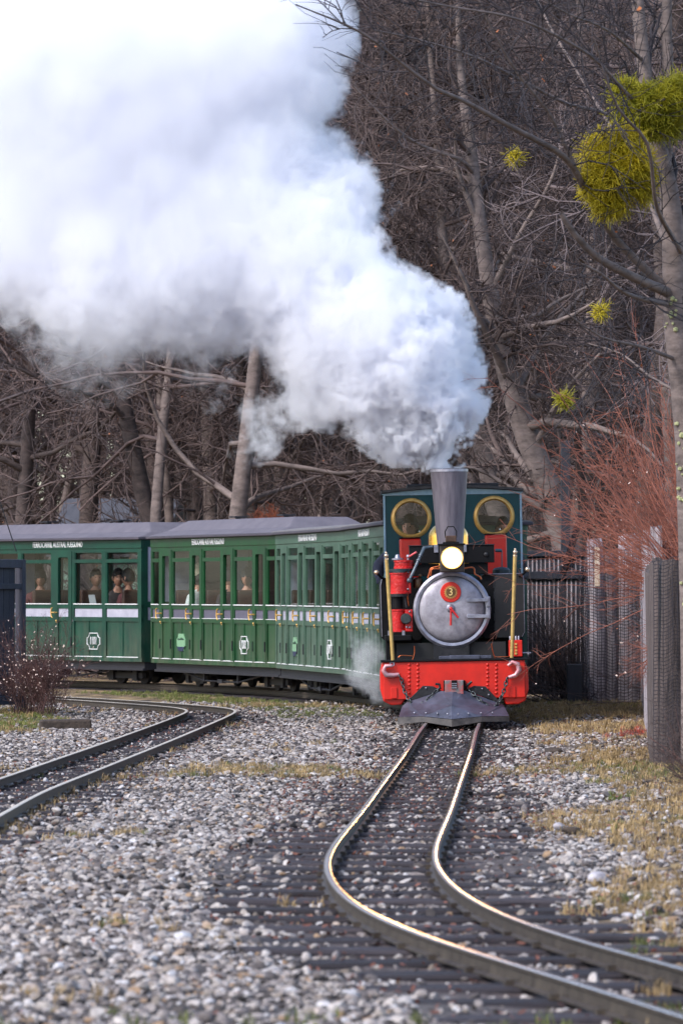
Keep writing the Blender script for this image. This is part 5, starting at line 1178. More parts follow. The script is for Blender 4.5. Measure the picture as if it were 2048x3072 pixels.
def twiggery(tb, rg, base, r, n2, n3, l2, l3, thin, up=.0, leaf=.0, mi=0, droop=0):
    """side branches and twigs along a branch polyline"""
    n = len(base); s = np.linspace(0, 1, n)
    def pos(t): return np.array([np.interp(t, s, base[:, k]) for k in range(3)])
    for j in range(n2):
        t = rg.uniform(.15, 1); p = pos(t); dr = unit(pos(min(1, t + .08)) - pos(max(0, t - .08))); side = unit(np.cross(dr, rg.normal(size=3)))
        d = unit(dr * rg.uniform(.3, .9) + side * .9); L = l2 * rg.uniform(.5, 1.15) * (1.1 - .5 * t)
        b2 = limb(rg, p, d, L, 4, .5, up, .22); rr = max(thin * 1.5, r * .42 * (1.1 - t)); tb.add(b2, rr, thin, 3, mi)
        for k in range(n3):
            t2 = rg.uniform(.12, 1); i0 = min(3, int(t2 * 4)); p2 = b2[i0] + (b2[i0 + 1] - b2[i0]) * (t2 * 4 - i0); d2 = unit(b2[i0 + 1] - b2[i0])
            d3 = unit(d2 * rg.uniform(.4, 1) + unit(np.cross(d2, rg.normal(size=3))) * .8); L3 = l3 * rg.uniform(.4, 1.2)
            b3 = limb(rg, p2, d3, L3, 3, .4, up - droop, .25); tb.add(b3, thin, thin * .45, 3, mi)
            if leaf and rg.random() < leaf:
                a = unit(rg.normal(size=3)) * .011; tb.quad(b3[-1], a, np.cross(a, rg.normal(size=3)) * .7 + .003, 1)
def tree_meshes(seed, H, r0, low, nb, thin, n2=10, n3=7, lean=.06, spread=1.0, path=None, radii=None, bl=(1.8, 4.2), leaf=.02, bottom=.25):
    rg = np.random.default_rng(seed); trunk = Tubes(); crown = Tubes()
    if path is None:
        z = np.linspace(-.15, H, 11); ph = rg.uniform(0, 6, 2); ln = rg.normal(0, lean, 2)
        path = np.stack([ln[0] * z + .12 * np.sin(z * .6 + ph[0]) * (z > 0), ln[1] * z + .12 * np.sin(z * .5 + ph[1]) * (z > 0), z], 1)
        radii = r0 * np.r_[1.35, np.interp(np.linspace(0, 1, 11)[1:], [0, 1], [1, .12])]
    trunk.add(path, radii, 0, 10); n = len(path); s = np.linspace(0, 1, n); H = path[-1, 2] - path[0, 2]
    for i in range(nb):
        t = low + (1 - low) * ((i + rg.random()) / nb); p = np.array([np.interp(t, s, path[:, k]) for k in range(3)]); rt = np.interp(t, s, radii)
        a = rg.uniform(0, 6.28); el = rg.uniform(-.25, .5) + .5 * t; L = rg.uniform(*bl) * (1.15 - .65 * t) * spread
        d = np.array((math.cos(a) * math.cos(el), math.sin(a) * math.cos(el), math.sin(el))); rb = min(rt * rg.uniform(.3, .55), .075)
        br = limb(rg, p, d, L, 7, .35, .05 * (t - .3), .16); (trunk if rb > .045 else crown).add(br, rb, thin * 1.6, 5)
        twiggery(crown, rg, br, rb, n2, n3, L * .42, .55, thin, .01, leaf)
        if rg.random() < .6:
            k = rg.integers(2, 5); b2 = limb(rg, br[k], unit(br[k + 1] - br[k]) + rg.normal(size=3) * .55, L * .6, 5, .4, .03, .18); crown.add(b2, rb * .6, thin * 1.4, 4)
            twiggery(crown, rg, b2, rb * .6, n2 - 3, n3, L * .35, .5, thin, .01, leaf)
    return trunk, crown
def put_tree(root, tk, cr): put('trunk', tk, root); put('crown', cr, root)
# a stock of kinds of bare tree
KIND = []
for k in range(9):
    tk, cr = tree_meshes(100 + k, 10.5 + .7 * k, .11 + .022 * (k % 5), .27 if k % 3 else .15, 22 + k % 3 * 3, .0085, 10, 7, .05 + .02 * (k % 3))
    KIND.append((tk.mesh('trunk', M_bark if k % 2 else M_barkd), cr.mesh('crown', [M_twig if k % 4 else M_twigl, M_leaf])))
tree_root = []
def forest_tree(x, y, z, k, rz, s, label, group):
    r = empty('bare_tree', (x, y, z), rz, label, 'tree', group); r.scale = (s, s, s); put_tree(r, *KIND[k]); return r
rg = np.random.default_rng(77)
def train_back(x): return np.interp(x, [-14, -9.2, -5.1, -1.9, 0, 1.9, 3.4], [95, 92, 88.5, 83, 79, 75, 72])
spots = []
def ok_spot(x, y, dmin):
    return all((x - a) ** 2 + (y - b) ** 2 > dmin * dmin for a, b in spots)
tries = 0
while len(spots) < 132 and tries < 6000:
    tries += 1; y = math.sqrt(rg.uniform(66 ** 2, 146 ** 2)); x = rg.uniform(-1, 1) * (.064 * y + 1.6)
    if x < 4.2 and y < train_back(x) + (4 if x < 1.5 else 1): continue
    if y < 82 and x < 4.4: continue
    if x < -1.5 and y < 112 and rg.random() < .25: continue
    if abs(x + 4.9) < 4 and 104 < y < 116: continue
    if ok_spot(x, y, 1.25 if y < 110 else .95): spots.append((x, y))
for k in range(44):                         # the wood goes on to the left of the view, where the carriage windows mirror it
    spots.append((rg.uniform(-42, -11), rg.uniform(96, 150) if k % 2 else rg.uniform(74, 96) - 0))
spots = [q for q in spots if not (q[0] < -10 and q[1] < 97 and q[0] > -20)]
for i, (x, y) in enumerate(spots):
    right = x > 1.2
    forest_tree(x, y, -.03, int(rg.integers(0, 9)), rg.uniform(0, 6.28), rg.uniform(.85, 1.2) * (1.12 if y > 105 else 1), 'bare leafless tree in the dense wood on the right behind the gate' if right else 'bare leafless tree in the wood behind the carriages', 'bare trees of the wood right of the train' if right else 'bare trees of the wood behind the carriages')
# the trunks one can tell apart
def own_tree(label, pts, w, d, m, seed, low=.3, nb=16, bl=(1.2, 3), mtw=None, extra=(), n2=9, n3=6, thin=.0085, depth_lean=0):
    P_ = [np.array(at(x, y, d + depth_lean * i)) for i, (x, y) in enumerate(pts)]; base = P_[0].copy(); base[2] = 0
    if P_[0][2] > -.1: P_ = [np.array((P_[0][0] + (P_[0][0] - P_[1][0]) * .15, P_[0][1], -.1))] + P_; w = [w[0] * 1.2] + list(w)
    P_ = np.array(P_) - base; rad = np.array(w) * d / FPX / 2
    C = catmull([tuple(np.r_[p, r]) for p, r in zip(P_, rad)], .25)
    trunk, crown = tree_meshes(seed, 0, 0, low, nb, thin, n2, n3, path=C[:, :3], radii=np.maximum(C[:, 3], .012), bl=bl)
    rgx = np.random.default_rng(seed + 1)
    for q, w0, w1, tw in extra:
        Q = np.array([at(x, y, d + dz) for x, y, dz in q]) - base; Cq = catmull([tuple(p) for p in Q], .15); trunk.add(Cq, w0 * d / FPX / 2, w1 * d / FPX / 2, 7)
        if tw: twiggery(crown, rgx, Cq, w0 * d / FPX / 3, tw, 6, .9, .45, thin * .8, 0, .02)
    r = empty('bare_tree', tuple(base), 0, label, 'tree'); put_tree(r, trunk.mesh('trunk', m), crown.mesh('crown', [mtw or M_twig, M_leaf])); return r
own_tree('big leaning grey trunk rising behind the right hand gate post beside the locomotive cab', [(1702, 1690), (1672, 1560), (1638, 1450), (1588, 1330), (1542, 1190), (1492, 1000), (1442, 700), (1405, 400), (1380, 200), (1370, -100)], [88, 82, 80, 76, 70, 58, 46, 36, 24, 12], 76, M_bark, 11, .25, 26, (1.5, 3.6),
         extra=[([(1600, 1350, 0), (1690, 1180, -.6), (1800, 1060, -1)], 26, 8, 14), ([(1500, 1010, 0), (1380, 900, -.5), (1240, 830, -.8), (1130, 700, -1)], 24, 6, 16), ([(1420, 520, 0), (1377, 478, -.5), (1270, 440, -.8), (1180, 380, -1.2), (1060, 258, -1.5)], 15, 4, 16), ([(1540, 1190, 0), (1640, 1000, .6), (1760, 860, 1), (1880, 640, 1.2)], 22, 6, 18), ([(1470, 880, 0), (1560, 700, -.4), (1660, 520, -.8), (1700, 300, -1)], 20, 5, 18)])
own_tree('leaning grey trunk just right of the locomotive chimney', [(1512, 1640), (1478, 1500), (1445, 1330), (1402, 1180), (1360, 1000), (1330, 760), (1315, 480), (1290, 150), (1280, -60)], [66, 60, 54, 46, 40, 32, 26, 18, 10], 82, M_bark, 12, .3, 20)
for lab, pts, w, d, m, sd_ in (
    ('paired grey trunk on the left behind the roof of carriage 1101', [(480, 1640), (472, 1500), (456, 1350), (448, 1200), (446, 900), (470, 500)], [40, 38, 36, 33, 28, 16], 100, M_barkd, 13),
    ('slimmer pale trunk standing right beside the paired grey trunk', [(512, 1640), (502, 1480), (488, 1330), (480, 1150), (470, 850), (450, 450)], [30, 28, 27, 25, 20, 10], 96, M_bark, 14),
    ('pale trunk in sunlight behind the middle of carriage 1202', [(634, 1640), (630, 1430), (622, 1250), (610, 1000), (590, 600)], [46, 44, 40, 34, 18], 98, M_bark, 15),
    ('dark straight trunk left of the pale trunk behind carriage 1202', [(578, 1640), (582, 1400), (590, 1200), (600, 900)], [42, 40, 34, 22], 104, M_barkd, 16),
    ('forked dark trunk behind the roof vent of carriage 1202', [(760, 1650), (752, 1450), (742, 1300), (720, 1050), (690, 700)], [38, 34, 30, 24, 12], 94, M_barkd, 17),
    ('grey trunk behind the joint of carriages 1202 and 1207', [(838, 1650), (834, 1480), (840, 1330), (862, 1100), (900, 700)], [46, 42, 40, 32, 16], 100, M_bark, 18),
    ('broad dark trunk with sky showing on both sides behind carriage 1207', [(985, 1650), (992, 1500), (1004, 1380), (1010, 1150), (1000, 800)], [62, 56, 50, 40, 22], 104, M_barkd, 19),
    ('dark trunk standing close to the left edge of the locomotive cab', [(1142, 1650), (1138, 1500), (1132, 1380), (1120, 1100), (1110, 700)], [30, 28, 26, 22, 12], 92, M_barkd, 20)):
    own_tree(lab, pts, w, d, m, sd_, .35, 12, (1.2, 2.8), M_twig)
# the near tree on the right with its long sweeping limbs
near_limbs = [([(2008, 880, 0), (1900, 832, -.6), (1790, 772, -1), (1722, 702, -1.2), (1682, 640, -1.3)], 34, 17, 0),
    ([(2010, 915, 0), (1880, 882, -.8), (1800, 820, -1.2), (1740, 790, -1.4)], 20, 5, 8),
    ([(2000, 870, 0), (1850, 722, -.3), (1752, 566, -.8), (1690, 470, -1.2), (1540, 385, -2), (1385, 300, -2.6), (1310, 268, -3), (1217, 200, -3.3), (1080, 96, -3.8), (888, 14, -4.4)], 27, 4, 24),
    ([(1752, 566, -.8), (1690, 430, -1), (1640, 330, -1.2), (1560, 232, -1.4), (1480, 100, -1.6), (1420, -40, -1.8)], 15, 5, 16),
    ([(1990, 720, 0), (1930, 560, .8), (1862, 425, 1.2), (1800, 330, 1.6), (1722, 200, 2), (1655, 92, 2.2), (1600, -20, 2.4)], 17, 7, 18),
    ([(1875, 445, 1.1), (1820, 345, .8), (1700, 312, .4), (1560, 240, 0), (1420, 170, -.5), (1250, 118, -1), (1120, 90, -1.4)], 14, 4, 20),
    ([(2045, 760, 0), (1985, 660, -1), (1962, 590, -1.4), (1940, 430, -1.8), (1850, 320, -2.2), (1780, 120, -2.6)], 17, 6, 14),
    ([(1950, 360, 0), (1850, 250, -1), (1760, 160, -1.6), (1560, 60, -2.4), (1350, 20, -3), (1200, -10, -3.4)], 14, 4, 20),
    ([(2030, 1080, 0), (1920, 1040, -.5), (1800, 1010, -.9), (1700, 940, -1.2)], 14, 4, 10),
    ([(1925, 180, 0), (1820, 90, -1), (1700, 40, -1.6), (1580, -30, -2)], 12, 4, 12),
    ([(2040, 1180, 0), (1950, 1130, .4), (1860, 1060, .8), (1760, 1030, 1)], 11, 3, 8)]
near_tree = own_tree('nearest grey barked tree at the right edge with long bare limbs sweeping across the top', [(2085, 2380), (2082, 2000), (2074, 1700), (2060, 1306), (2028, 970), (2014, 650), (1990, 500), (1950, 340), (1925, 150), (1905, -60)], [95, 86, 82, 80, 78, 66, 52, 46, 42, 36], 42, M_bark, 31, .62, 8, (.8, 1.6), M_twign, near_limbs, thin=.0045, n2=6, n3=4)
r2 = Tubes(); Q = np.array([at(x, y, 42.1) for x, y in ((1990, 520), (2006, 330), (1998, 100), (2000, -60))]) - np.array(near_tree.location); r2.add(catmull([tuple(p) for p in Q], .2), 20 * 42 / FPX, 14 * 42 / FPX, 8)
put('fork', r2.mesh('fork', M_bark), near_tree)
# pale lichen on its trunk
rgl = np.random.default_rng(4); lc = MB()
for k in range(46):
    py = rgl.choice([rgl.uniform(880, 1000), rgl.uniform(1250, 1500), rgl.uniform(1450, 1900)]); xc = np.interp(py, [650, 970, 1306, 1700, 2000], [2014, 2028, 2060, 2074, 2082]); hw = np.interp(py, [650, 970, 2000], [33, 39, 43])
    o_ = rgl.uniform(-.95, .1); pnt = at(xc + o_ * hw, py, 42 - math.sqrt(1 - o_ * o_) * hw * 42 / FPX); r = rgl.uniform(.006, .022); lc.ball(pnt - near_tree.location, r, 6, sc=(1, 1, rgl.uniform(.6, 1.4)))
tag(lc.build('lichen', mat('pale_lichen', lin(186, 184, 136), lin(140, 142, 100), 30, .9, bump=.5), near_tree), kind='stuff')
# mistletoe
def mistletoe(label, lobes, d, n, seed, m):
    rg = np.random.default_rng(seed); tb = Tubes(); c0 = np.array(at(lobes[0][0], lobes[0][1], d))
    for (px, py, rx, ry, wgt) in lobes:
        c = np.array(at(px, py, d)) - c0; S_ = d / FPX
        for i in range(int(n * wgt * 2)):
            v = unit(rg.normal(size=3)); q = rg.uniform(.1, 1) ** .6 * (1 + .18 * math.sin(5 * v[0] + px) * math.sin(6 * v[2] + py)); p = c + v * np.array((rx, (rx + ry) / 2, ry)) * S_ * q * .85
            dr = unit(v + rg.normal(size=3) * .7 + np.array((0, 0, -.15))); L = rg.uniform(.035, .10) * (d / 42) ** .4; b = limb(rg, p, dr, L * rg.uniform(.6, 1.5), 2, .3, -.03, .3); tb.add(b, .0030 * (d / 42) ** .8, .0018 * (d / 42) ** .8, 3, 0)
    for i in range(14): v = unit(rg.normal(size=3)); tb.add(limb(rg, np.zeros(3), v, lobes[0][2] * d / FPX * .9, 4, .4, 0, .25), .008, .004, 4, 1)
    o = link(bpy.data.objects.new('mistletoe', tb.mesh('mistletoe', [m, M_barkd]))); o.location = c0; return tag(o, label, 'mistletoe')
mistletoe('large yellow mistletoe ball hanging on the near tree trunk', [(1838, 520, 92, 105, 1), (1900, 500, 70, 90, .5), (1830, 610, 66, 46, .3), (1790, 460, 44, 76, .25), (1870, 420, 60, 40, .25), (1775, 560, 34, 40, .15), (1930, 560, 34, 60, .15)], 41.2, 2300, 1, M_mistle)
mistletoe('olive green mistletoe mass above the yellow ball on the near tree', [(1960, 320, 110, 75, 1), (1890, 330, 60, 60, .3), (2030, 280, 60, 60, .4), (1920, 395, 80, 34, .25), (1870, 270, 40, 34, .15), (2000, 380, 50, 36, .2)], 41.5, 2000, 2, M_mistleg)
mistletoe('small yellow green mistletoe tuft high in the twigs right of the steam', [(1545, 470, 22, 26, 1)], 70, 110, 3, M_mistle)
mistletoe('green mistletoe tuft low down near the big leaning trunk', [(1690, 1200, 24, 28, 1)], 72, 130, 4, M_mistleg)
mistletoe('yellow green mistletoe tuft level with the stub of the near tree limb', [(1800, 935, 22, 20, 1)], 66, 100, 5, M_mistle)

# ------------------------------------------------------------------ shrubs and undergrowth
def shrub(name, label, bases, dirs, n, L, r, seed, mats, sub=9, sublen=.35, buds=0, bend=.12, up=.02, twl=.14, spread=.5, n3=3, cat='shrub'):
    rg = np.random.default_rng(seed); st = Tubes(); tw = Tubes(); b0 = np.array(bases[0])
    for i in range(n):
        k = rg.integers(0, len(bases)); p = np.array(bases[k]) - b0 + rg.normal(size=3) * np.array((.06, .1, .0)); d = unit(np.array(dirs[rg.integers(0, len(dirs))]) + rg.normal(size=3) * spread)
        l = L * rg.uniform(.45, 1.1); b = limb(rg, p, d, l, 7, bend, up, .09); st.add(b, r * rg.uniform(.7, 1.2), r * .3, 4); n_ = len(b); s = np.linspace(0, 1, n_)
        for j in range(sub):
            t = rg.uniform(.2, 1); q = np.array([np.interp(t, s, b[:, a]) for a in range(3)]); i0 = min(n_ - 2, int(t * (n_ - 1))); dr = unit(b[i0 + 1] - b[i0]); d2 = unit(dr + unit(np.cross(dr, rg.normal(size=3))) * .75)
            b2 = limb(rg, q, d2, sublen * rg.uniform(.4, 1.2), 4, .25, up, .15); tw.add(b2, r * .42, r * .2, 3)
            for c in range(n3):
                i1 = rg.integers(1, 4); d3 = unit(unit(b2[i1 + 1] - b2[i1]) + unit(np.cross(d2, rg.normal(size=3))) * .8); b3 = limb(rg, b2[i1], d3, twl * rg.uniform(.4, 1.2), 2, .2, up, .2); tw.add(b3, r * .3, r * .15, 3)
                if buds and rg.random() < buds:
                    a = rg.normal(size=3); a = unit(a) * rg.uniform(.006, .012); tw.quad(b3[-1], a, unit(np.cross(a, rg.normal(size=3))) * .006, 1)
    root = empty(name, tuple(b0), 0, label, cat); put('stems', st.mesh('stems', mats[0]), root); tag(put('twigs', tw.mesh('twigs', [mats[1]] + list(mats[2:]) if len(mats) > 2 else mats[1]), root), kind='stuff'); return root
shrub('red_stemmed_shrub', 'red stemmed shrub arching up and left over the slab fence from behind the near tree', [(3.5, 54.5, 1.25), (3.35, 53.2, 1.35), (3.6, 56, 1.2), (3.3, 52, 1.4)], [(-.75, 0, .72), (-.55, -.1, .9), (-.85, .1, .42), (-.4, 0, 1.1), (-.2, 0, 1.1)], 160, 1.95, .006, 1, (M_redtwig, M_redtwig, M_bud), 8, .40, .03, .12, .01, .14, .17, 3)
shrub('red_stemmed_shrub', 'tall thin red shoots rising beside the near tree trunk above the red shrub', [(3.15, 50, 1.3), (3.35, 51.5, 1.3)], [(-.35, 0, 1), (-.15, 0, 1), (-.55, 0, .9)], 34, 2.5, .007, 2, (M_redtwig, M_redtwig), 6, .35, 0, .08, .0, .14, .16, 2)
shrub('drooping_red_twigs', 'thin red twigs drooping down in front of the netted slab fence', [(3.0, 52.5, 1.1), (2.9, 50, .9), (2.8, 48, .9)], [(-.5, -.2, -.5), (-.6, 0, -.1), (-.3, -.3, -.7)], 8, .42, .0045, 3, (M_redtwig, M_redtwig, M_bud), 7, .35, .1, .1, -.02, .14, .3, 3)
shrub('red_brown_bush', 'dark red brown bush at the right edge beside the foreground grass', [(2.75, 41.5, 0), (2.6, 39, 0), (2.9, 43, 0), (2.5, 36.5, 0)], [(-.25, -.1, 1), (-.5, 0, .7), (-.1, 0, 1), (-.6, -.2, .4)], 55, .75, .0042, 4, (mat('brown_stem', lin(110, 66, 54), lin(66, 40, 36), 4, .7), M_twig), 9, .3, 0, .12, .01, .12, .3, 3)
shrub('budding_bush', 'dark twiggy bush with pale and red buds beside the left plank gate', [(-3.42, 63.2, 0), (-3.25, 62.9, 0), (-3.55, 63.5, 0)], [(0, 0, 1), (.3, 0, .9), (-.3, 0, .9), (.2, -.1, .9)], 80, .95, .0052, 5, (mat('plum_stem', lin(88, 62, 60), lin(54, 38, 40), 4, .7), mat('plum_twig', lin(100, 64, 60), lin(60, 42, 42), 4, .7), M_bud), 11, .28, .22, .12, .01, .12, .13, 3)
def brush(label, x0, x1, y, h, seed, n, m=(M_twig, M_twig), dr=((0, 0, 1), (.5, 0, .8), (-.5, 0, .8)), L=None):
    bases = [(x0 + (x1 - x0) * (i + .5) / 7, y + .3 * math.sin(i * 2.1), 0) for i in range(7)]
    return shrub('undergrowth', label, bases, dr, n, L or h, .010, seed, m + (M_leaf,), 9, .6, .05, .25, .0, .22, .5, 3, cat='undergrowth')
brush('thick dark undergrowth behind the netted panel right of the gate', 2.5, 3.05, 67.9, 1.5, 11, 80, (M_twign, M_twig), L=1.5)
brush('brown undergrowth among the trunks behind the right hand gate', 2.4, 5.0, 72.5, 2.0, 12, 90, L=2.0)
brush('brown undergrowth behind the slab fence under the near tree', 4.1, 6.0, 64, 2.2, 13, 90, L=2.3)
brush('bare undergrowth behind the far end of carriage 1101', -9, -5.5, 93, 2.6, 14, 100, L=2.6)
brush('bare undergrowth behind the middle of carriage 1101', -6.2, -2.8, 91, 2.6, 15, 110, L=2.6)
brush('bare undergrowth behind the roof of carriage 1202', -3.4, .2, 88, 2.5, 16, 110, L=2.5)
brush('bare undergrowth behind carriage 1207 and the cab', -.6, 3.0, 85, 2.5, 17, 110, L=2.5)
brush('tall tangled thicket deep in the wood behind the left carriages', -7.5, -1.5, 118, 2.2, 18, 110, L=2.1)
brush('tall tangled thicket deep in the wood behind the locomotive', -1.5, 4.5, 118, 2.2, 19, 110, L=2.1)
brush('tall tangled thicket deep in the wood right of the gate', 4.0, 9.5, 104, 2.4, 20, 120, L=2.4)
# dead fern clump behind the carriage roof
shrub('dead_bracken', 'rust brown clump of dead bracken behind the roof of carriage 1202', [tuple(at(806, 1590, 85))], [(0, 0, 1), (.5, 0, .6), (-.5, 0, .6), (0, -.5, .6)], 60, .34, .006, 21, (mat('rust_frond', lin(150, 78, 48), lin(104, 50, 34), 5, .8), mat('rust_frond_twig', lin(160, 84, 50), lin(110, 54, 36), 5, .8)), 8, .14, 0, .2, -.03, .06, .5, 2)
# far wood beyond, too deep to count
tb = Tubes(); rg = np.random.default_rng(99)
for i in range(4200):
    y = rg.uniform(150, 176); x = rg.uniform(-1, 1) * (.066 * y + 3); z = rg.uniform(-.2, 3.2) if rg.random() < .3 else rg.uniform(3.2, 21)
    if 2.4 < z < 5.8 and rg.random() < .9: continue
    if 3 < z < 7.5 and math.sin(x * 1.9 + 1) * math.sin(z * 1.7 + x * .4) > .0: continue
    d = unit(np.array((rg.normal() * .8, rg.normal() * .3, rg.uniform(-.1, 1)))); b = limb(rg, (x, y, z), d, rg.uniform(1.2, 3), 4, .3, .02, .15); tb.add(b, .035, .015, 3)
    for k in range(7):
        i0 = rg.integers(1, 4); d2 = unit(d + rg.normal(size=3) * .8); tb.add(limb(rg, b[i0], d2, rg.uniform(.5, 1.3), 2, .3, 0, .2), .016, .008, 3)
for i in range(46):
    y = rg.uniform(148, 175); x = rg.uniform(-1, 1) * (.066 * y + 2); tb.add(limb(rg, (x, y, -.1), (rg.normal() * .04, 0, 1), 18, 8, .04, 0, .03), rg.uniform(.1, .22), .05, 7)
tag(link(bpy.data.objects.new('far_wood', tb.mesh('far_wood', M_twig))), 'far bare wood beyond the nearer trees', None, None, 'stuff')

# ------------------------------------------------------------------ steam
def steam_volume(name, label, poly, holes, box, h, depth_at, density, seed, n_puff, sizes, thin, edge, amp, tmax=330, jitter=.55, color=(1, 1, 1), soft=None, extra=(), wisp=None, boost=lambda px, py: 1 + 0 * px):
    """a cloud of soft puffs filling an outline, broken up by noise, held as a voxel grid"""
    rng = np.random.default_rng(seed); rd = random.Random(seed); S = 58.0 / FPX
    (x0, x1), (y0, y1), (z0, z1) = box; poly = np.array(poly, float); holes = [np.array(q, float) for q in holes]
    nx, ny, nz_ = [int((b - a) / h) + 1 for a, b in box]
    X, Y, Z = [np.linspace(a, b, n, dtype=np.float32) for (a, b), n in zip(box, (nx, ny, nz_))]
    f = np.zeros((nz_, ny, nx), np.float32)
    def inside(P_, q):
        x, y = P_[:, 0], P_[:, 1]; c = np.zeros(len(P_), bool)
        for i in range(len(q)):
            (xa, ya), (xb, yb) = q[i - 1], q[i]
            if ya != yb: c ^= ((ya > y) != (yb > y)) & (x < (xb - xa) * (y - ya) / (yb - ya) + xa)
        return c
    def edist(P_, q):
        d = np.full(len(P_), 1e9)
        for i in range(len(q)):
            a, b = q[i - 1], q[i]; ab = b - a; t = np.clip(((P_ - a) @ ab) / (ab @ ab), 0, 1); d = np.minimum(d, np.hypot(*(P_ - (a + t[:, None] * ab)).T))
        return d
    P_ = rng.uniform(poly.min(0), poly.max(0), (n_puff, 2)); P_ = P_[inside(P_, poly)]; d = edist(P_, poly)
    for q in holes:
        ih = inside(P_, q); d = np.where(ih, 0, np.minimum(d, edist(P_, q)))
    for (px, py), dd in list(zip(P_, d)) + [((x, y), -r) for x, y, r in extra]:
        if 0 <= dd < sizes[0] * .2: continue
        r = -dd if dd < 0 else min(dd * rd.uniform(.8, 1.1), rd.choice(sizes)); yc = depth_at(px, py) + rd.uniform(-jitter, jitter) * max(0, min(dd, tmax) * S - r * S * .3)
        cx, cz, rr = (px - 1024) * S, EYE - (py - 1770) * S, r * S
        i0, i1 = np.searchsorted(X, [cx - rr, cx + rr]); j0, j1 = np.searchsorted(Y, [yc - rr, yc + rr]); k0, k1 = np.searchsorted(Z, [cz - rr, cz + rr])
        if i1 <= i0 or j1 <= j0 or k1 <= k0: continue
        d2 = ((X[i0:i1] - cx) ** 2)[None, None] + ((Y[j0:j1] - yc) ** 2)[None, :, None] + ((Z[k0:k1] - cz) ** 2)[:, None, None]
        np.maximum(f[k0:k1, j0:j1, i0:i1], np.clip(1 - np.sqrt(d2) / rr, 0, 1) * (rr if dd >= 0 else max(.3, rr * 2.4)), out=f[k0:k1, j0:j1, i0:i1])
    r = np.random.default_rng(seed + 1); n = r.standard_normal((nz_, ny, nx), dtype=np.float32); ft = np.fft.rfftn(n)
    k = np.sqrt(np.fft.fftfreq(nz_)[:, None, None] ** 2 + np.fft.fftfreq(ny)[None, :, None] ** 2 + np.fft.rfftfreq(nx)[None, None] ** 2) / h
    g = np.fft.irfftn(ft * np.maximum(k, .5) ** -1.6, s=n.shape).astype(np.float32); g /= g.std()
    PX = (X / S + 1024)[None, None, :]; PY = (1770 - (Z - EYE) / S)[:, None, None]
    T = thin(PX, PY)                                   # 0 dense .. 1 ragged
    SM = soft(PX, PY) if soft else 0 * PX
    r2 = np.random.default_rng(seed + 5); g2 = np.fft.irfftn(np.fft.rfftn(r2.standard_normal(n.shape, dtype=np.float32)) * np.maximum(k, 1.6) ** -1.55, s=n.shape).astype(np.float32); g2 /= g2.std()
    W = wisp(PX, PY) if wisp else 0 * PX
    q = f - edge + amp * ((1 + 1.0 * T - .55 * SM) * g + .45 * (1 - SM) * g2) - .05 * T
    dens = np.clip(q / (edge * (.8 + 2.2 * T + 5 * SM)), 0, 1) * (f > 0); dens = dens ** 1.2 * (1 - .78 * T) * np.clip(1 + W * (.95 * g2 - .4), .0, 1.6) * (1 + 1.3 * W) * boost(PX, PY)
    for ax, m in ((0, nz_), (1, ny), (2, nx)):          # fade out at the grid's open faces that lie in view
        pass
    me = bpy.data.meshes.new(name + '_samples'); me.vertices.add(dens.size); me.attributes.new('vapour', 'FLOAT', 'POINT').data.foreach_set('value', dens.astype(np.float32).ravel())
    src = bpy.data.objects.new(name + '_samples', me)
    vol = bpy.data.volumes.new(name); o = link(bpy.data.objects.new(name, vol)); tag(o, label, 'steam')
    gr = bpy.data.node_groups.new(name, 'GeometryNodeTree'); gr.interface.new_socket('Geometry', in_out='OUTPUT', socket_type='NodeSocketGeometry'); gr.interface.new_socket('Geometry', in_out='INPUT', socket_type='NodeSocketGeometry')
    N = gr.nodes; L = gr.links; out = N.new('NodeGroupOutput'); vc = N.new('GeometryNodeVolumeCube'); oi = N.new('GeometryNodeObjectInfo'); oi.inputs['Object'].default_value = src
    si = N.new('GeometryNodeSampleIndex'); si.data_type = 'FLOAT'; si.domain = 'POINT'; na = N.new('GeometryNodeInputNamedAttribute'); na.data_type = 'FLOAT'; na.inputs[0].default_value = 'vapour'
    sep = N.new('ShaderNodeSeparateXYZ'); L.new(N.new('GeometryNodeInputPosition').outputs[0], sep.inputs[0])
    def M(op, a, b=None):
        m = N.new('ShaderNodeMath'); m.operation = op
        for i, v in enumerate((a, b)):
            if isinstance(v, (int, float)): m.inputs[i].default_value = v
            elif v is not None: L.new(v, m.inputs[i])
        return m.outputs[0]
    I = [M('ROUND', M('MULTIPLY', M('SUBTRACT', sep.outputs[i], a), (n_ - 1) / (b - a))) for i, ((a, b), n_) in enumerate(zip(box, (nx, ny, nz_)))]
    idx = M('ADD', I[0], M('MULTIPLY', M('ADD', I[1], M('MULTIPLY', I[2], ny)), nx))
    L.new(oi.outputs['Geometry'], si.inputs['Geometry']); L.new(na.outputs[0], si.inputs['Value']); L.new(idx, si.inputs['Index']); L.new(si.outputs[0], vc.inputs['Density'])
    vc.inputs['Min'].default_value = (x0, y0, z0); vc.inputs['Max'].default_value = (x1, y1, z1)
    for s_, v in zip(('Resolution X', 'Resolution Y', 'Resolution Z'), (nx, ny, nz_)): vc.inputs[s_].default_value = v
    m = bpy.data.materials.new(name); m.use_nodes = True; nt = m.node_tree; nt.nodes.clear(); mo = nt.nodes.new('ShaderNodeOutputMaterial'); pv_ = nt.nodes.new('ShaderNodeVolumePrincipled')
    pv_.inputs['Color'].default_value = (*color, 1); pv_.inputs['Density'].default_value = density; pv_.inputs['Anisotropy'].default_value = .15; nt.links.new(pv_.outputs[0], mo.inputs['Volume'])
    sm = N.new('GeometryNodeSetMaterial'); sm.inputs['Material'].default_value = m; L.new(vc.outputs[0], sm.inputs[0]); L.new(sm.outputs[0], out.inputs[0])
    vol.materials.append(m); o.modifiers.new('steam', 'NODES').node_group = gr; return o
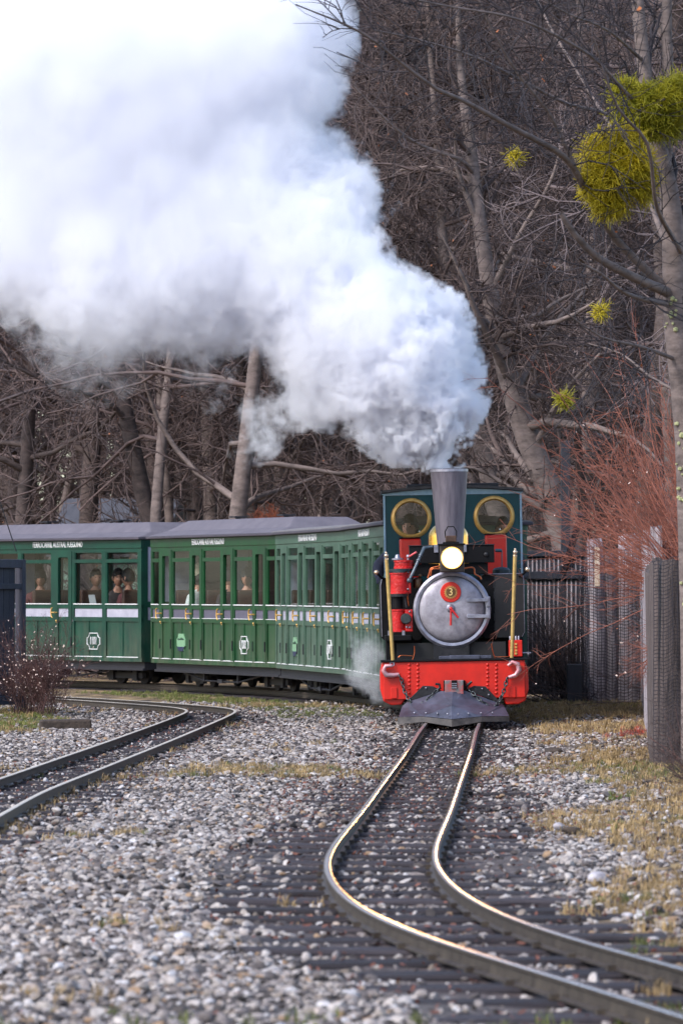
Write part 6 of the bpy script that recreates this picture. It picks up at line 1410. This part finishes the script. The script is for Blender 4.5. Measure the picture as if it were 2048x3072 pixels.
plume = [(1302, 1402), (1370, 1402), (1440, 1290), (1466, 1150), (1440, 1000), (1395, 865), (1290, 840), (1180, 760), (1145, 700), (1222, 610), (1165, 480), (1105, 420), (1000, 350), (1050, 250), (1065, 120), (1060, -200), (-420, -200), (-420, 930), (0, 960), (70, 1040), (140, 1160), (250, 1240), (390, 1200), (440, 1150), (500, 1110), (545, 1190), (575, 1235), (690, 1290), (680, 1390), (740, 1430), (800, 1400), (880, 1310), (950, 1275), (1050, 1320), (1150, 1378)]
hole = [(705, 1050), (760, 1075), (806, 1150), (750, 1130)]
steam_volume('steam_plume', 'huge white plume of steam rolling from the chimney up over the carriages', plume, [hole], ((-3.95, 1.72), (56.1, 61.0), (2.4, 7.8)), .0235,
    lambda px, py: 57.9 + .9 * min(1, max(0, (1406 - py) / 900)), 4.2, 3, 14000, (40, 60, 90, 150, 260),
    lambda px, py: np.clip((850 - px) / 450, 0, 1) * np.clip((py - 850) / 260, 0, 1), .10, .10, color=(.968, .970, .996), boost=lambda px, py: 1 + 5 * np.clip(1 - np.hypot(px - 1338, py - 1400) / 240, 0, 1), wisp=lambda px, py: np.clip((px - 1050) / 180 + (py - 1050) / 250, 0, 1), soft=lambda px, py: np.clip((1050 - px) / 400, 0, 1) * np.clip((1000 - py) / 350, 0, 1), extra=[(1338, 1412, 36), (1342, 1392, 44), (1322, 1385, 44), (1362, 1372, 46), (1340, 1356, 60), (1290, 1378, 44), (1250, 1372, 40), (1200, 1368, 40)])
leak = [(1120, 1895), (1150, 1930), (1160, 2000), (1165, 2060), (1175, 2110), (1120, 2120), (1085, 2080), (1020, 2040), (1010, 2010), (1060, 1990), (1040, 1900), (1030, 1760), (1060, 1720), (1085, 1800)]
steam_volume('cylinder_steam', 'wisps of steam leaking along the left side of the locomotive by the ground', leak, [], ((-.2, .75), (57.3, 60.2), (.02, 1.8)), .022,
    lambda px, py: 58.6, 3.0, 8, 2500, (30, 50, 80), lambda px, py: np.clip((2000 - py) / 200, .35, 1) + 0 * px, .05, .06, jitter=1.2)
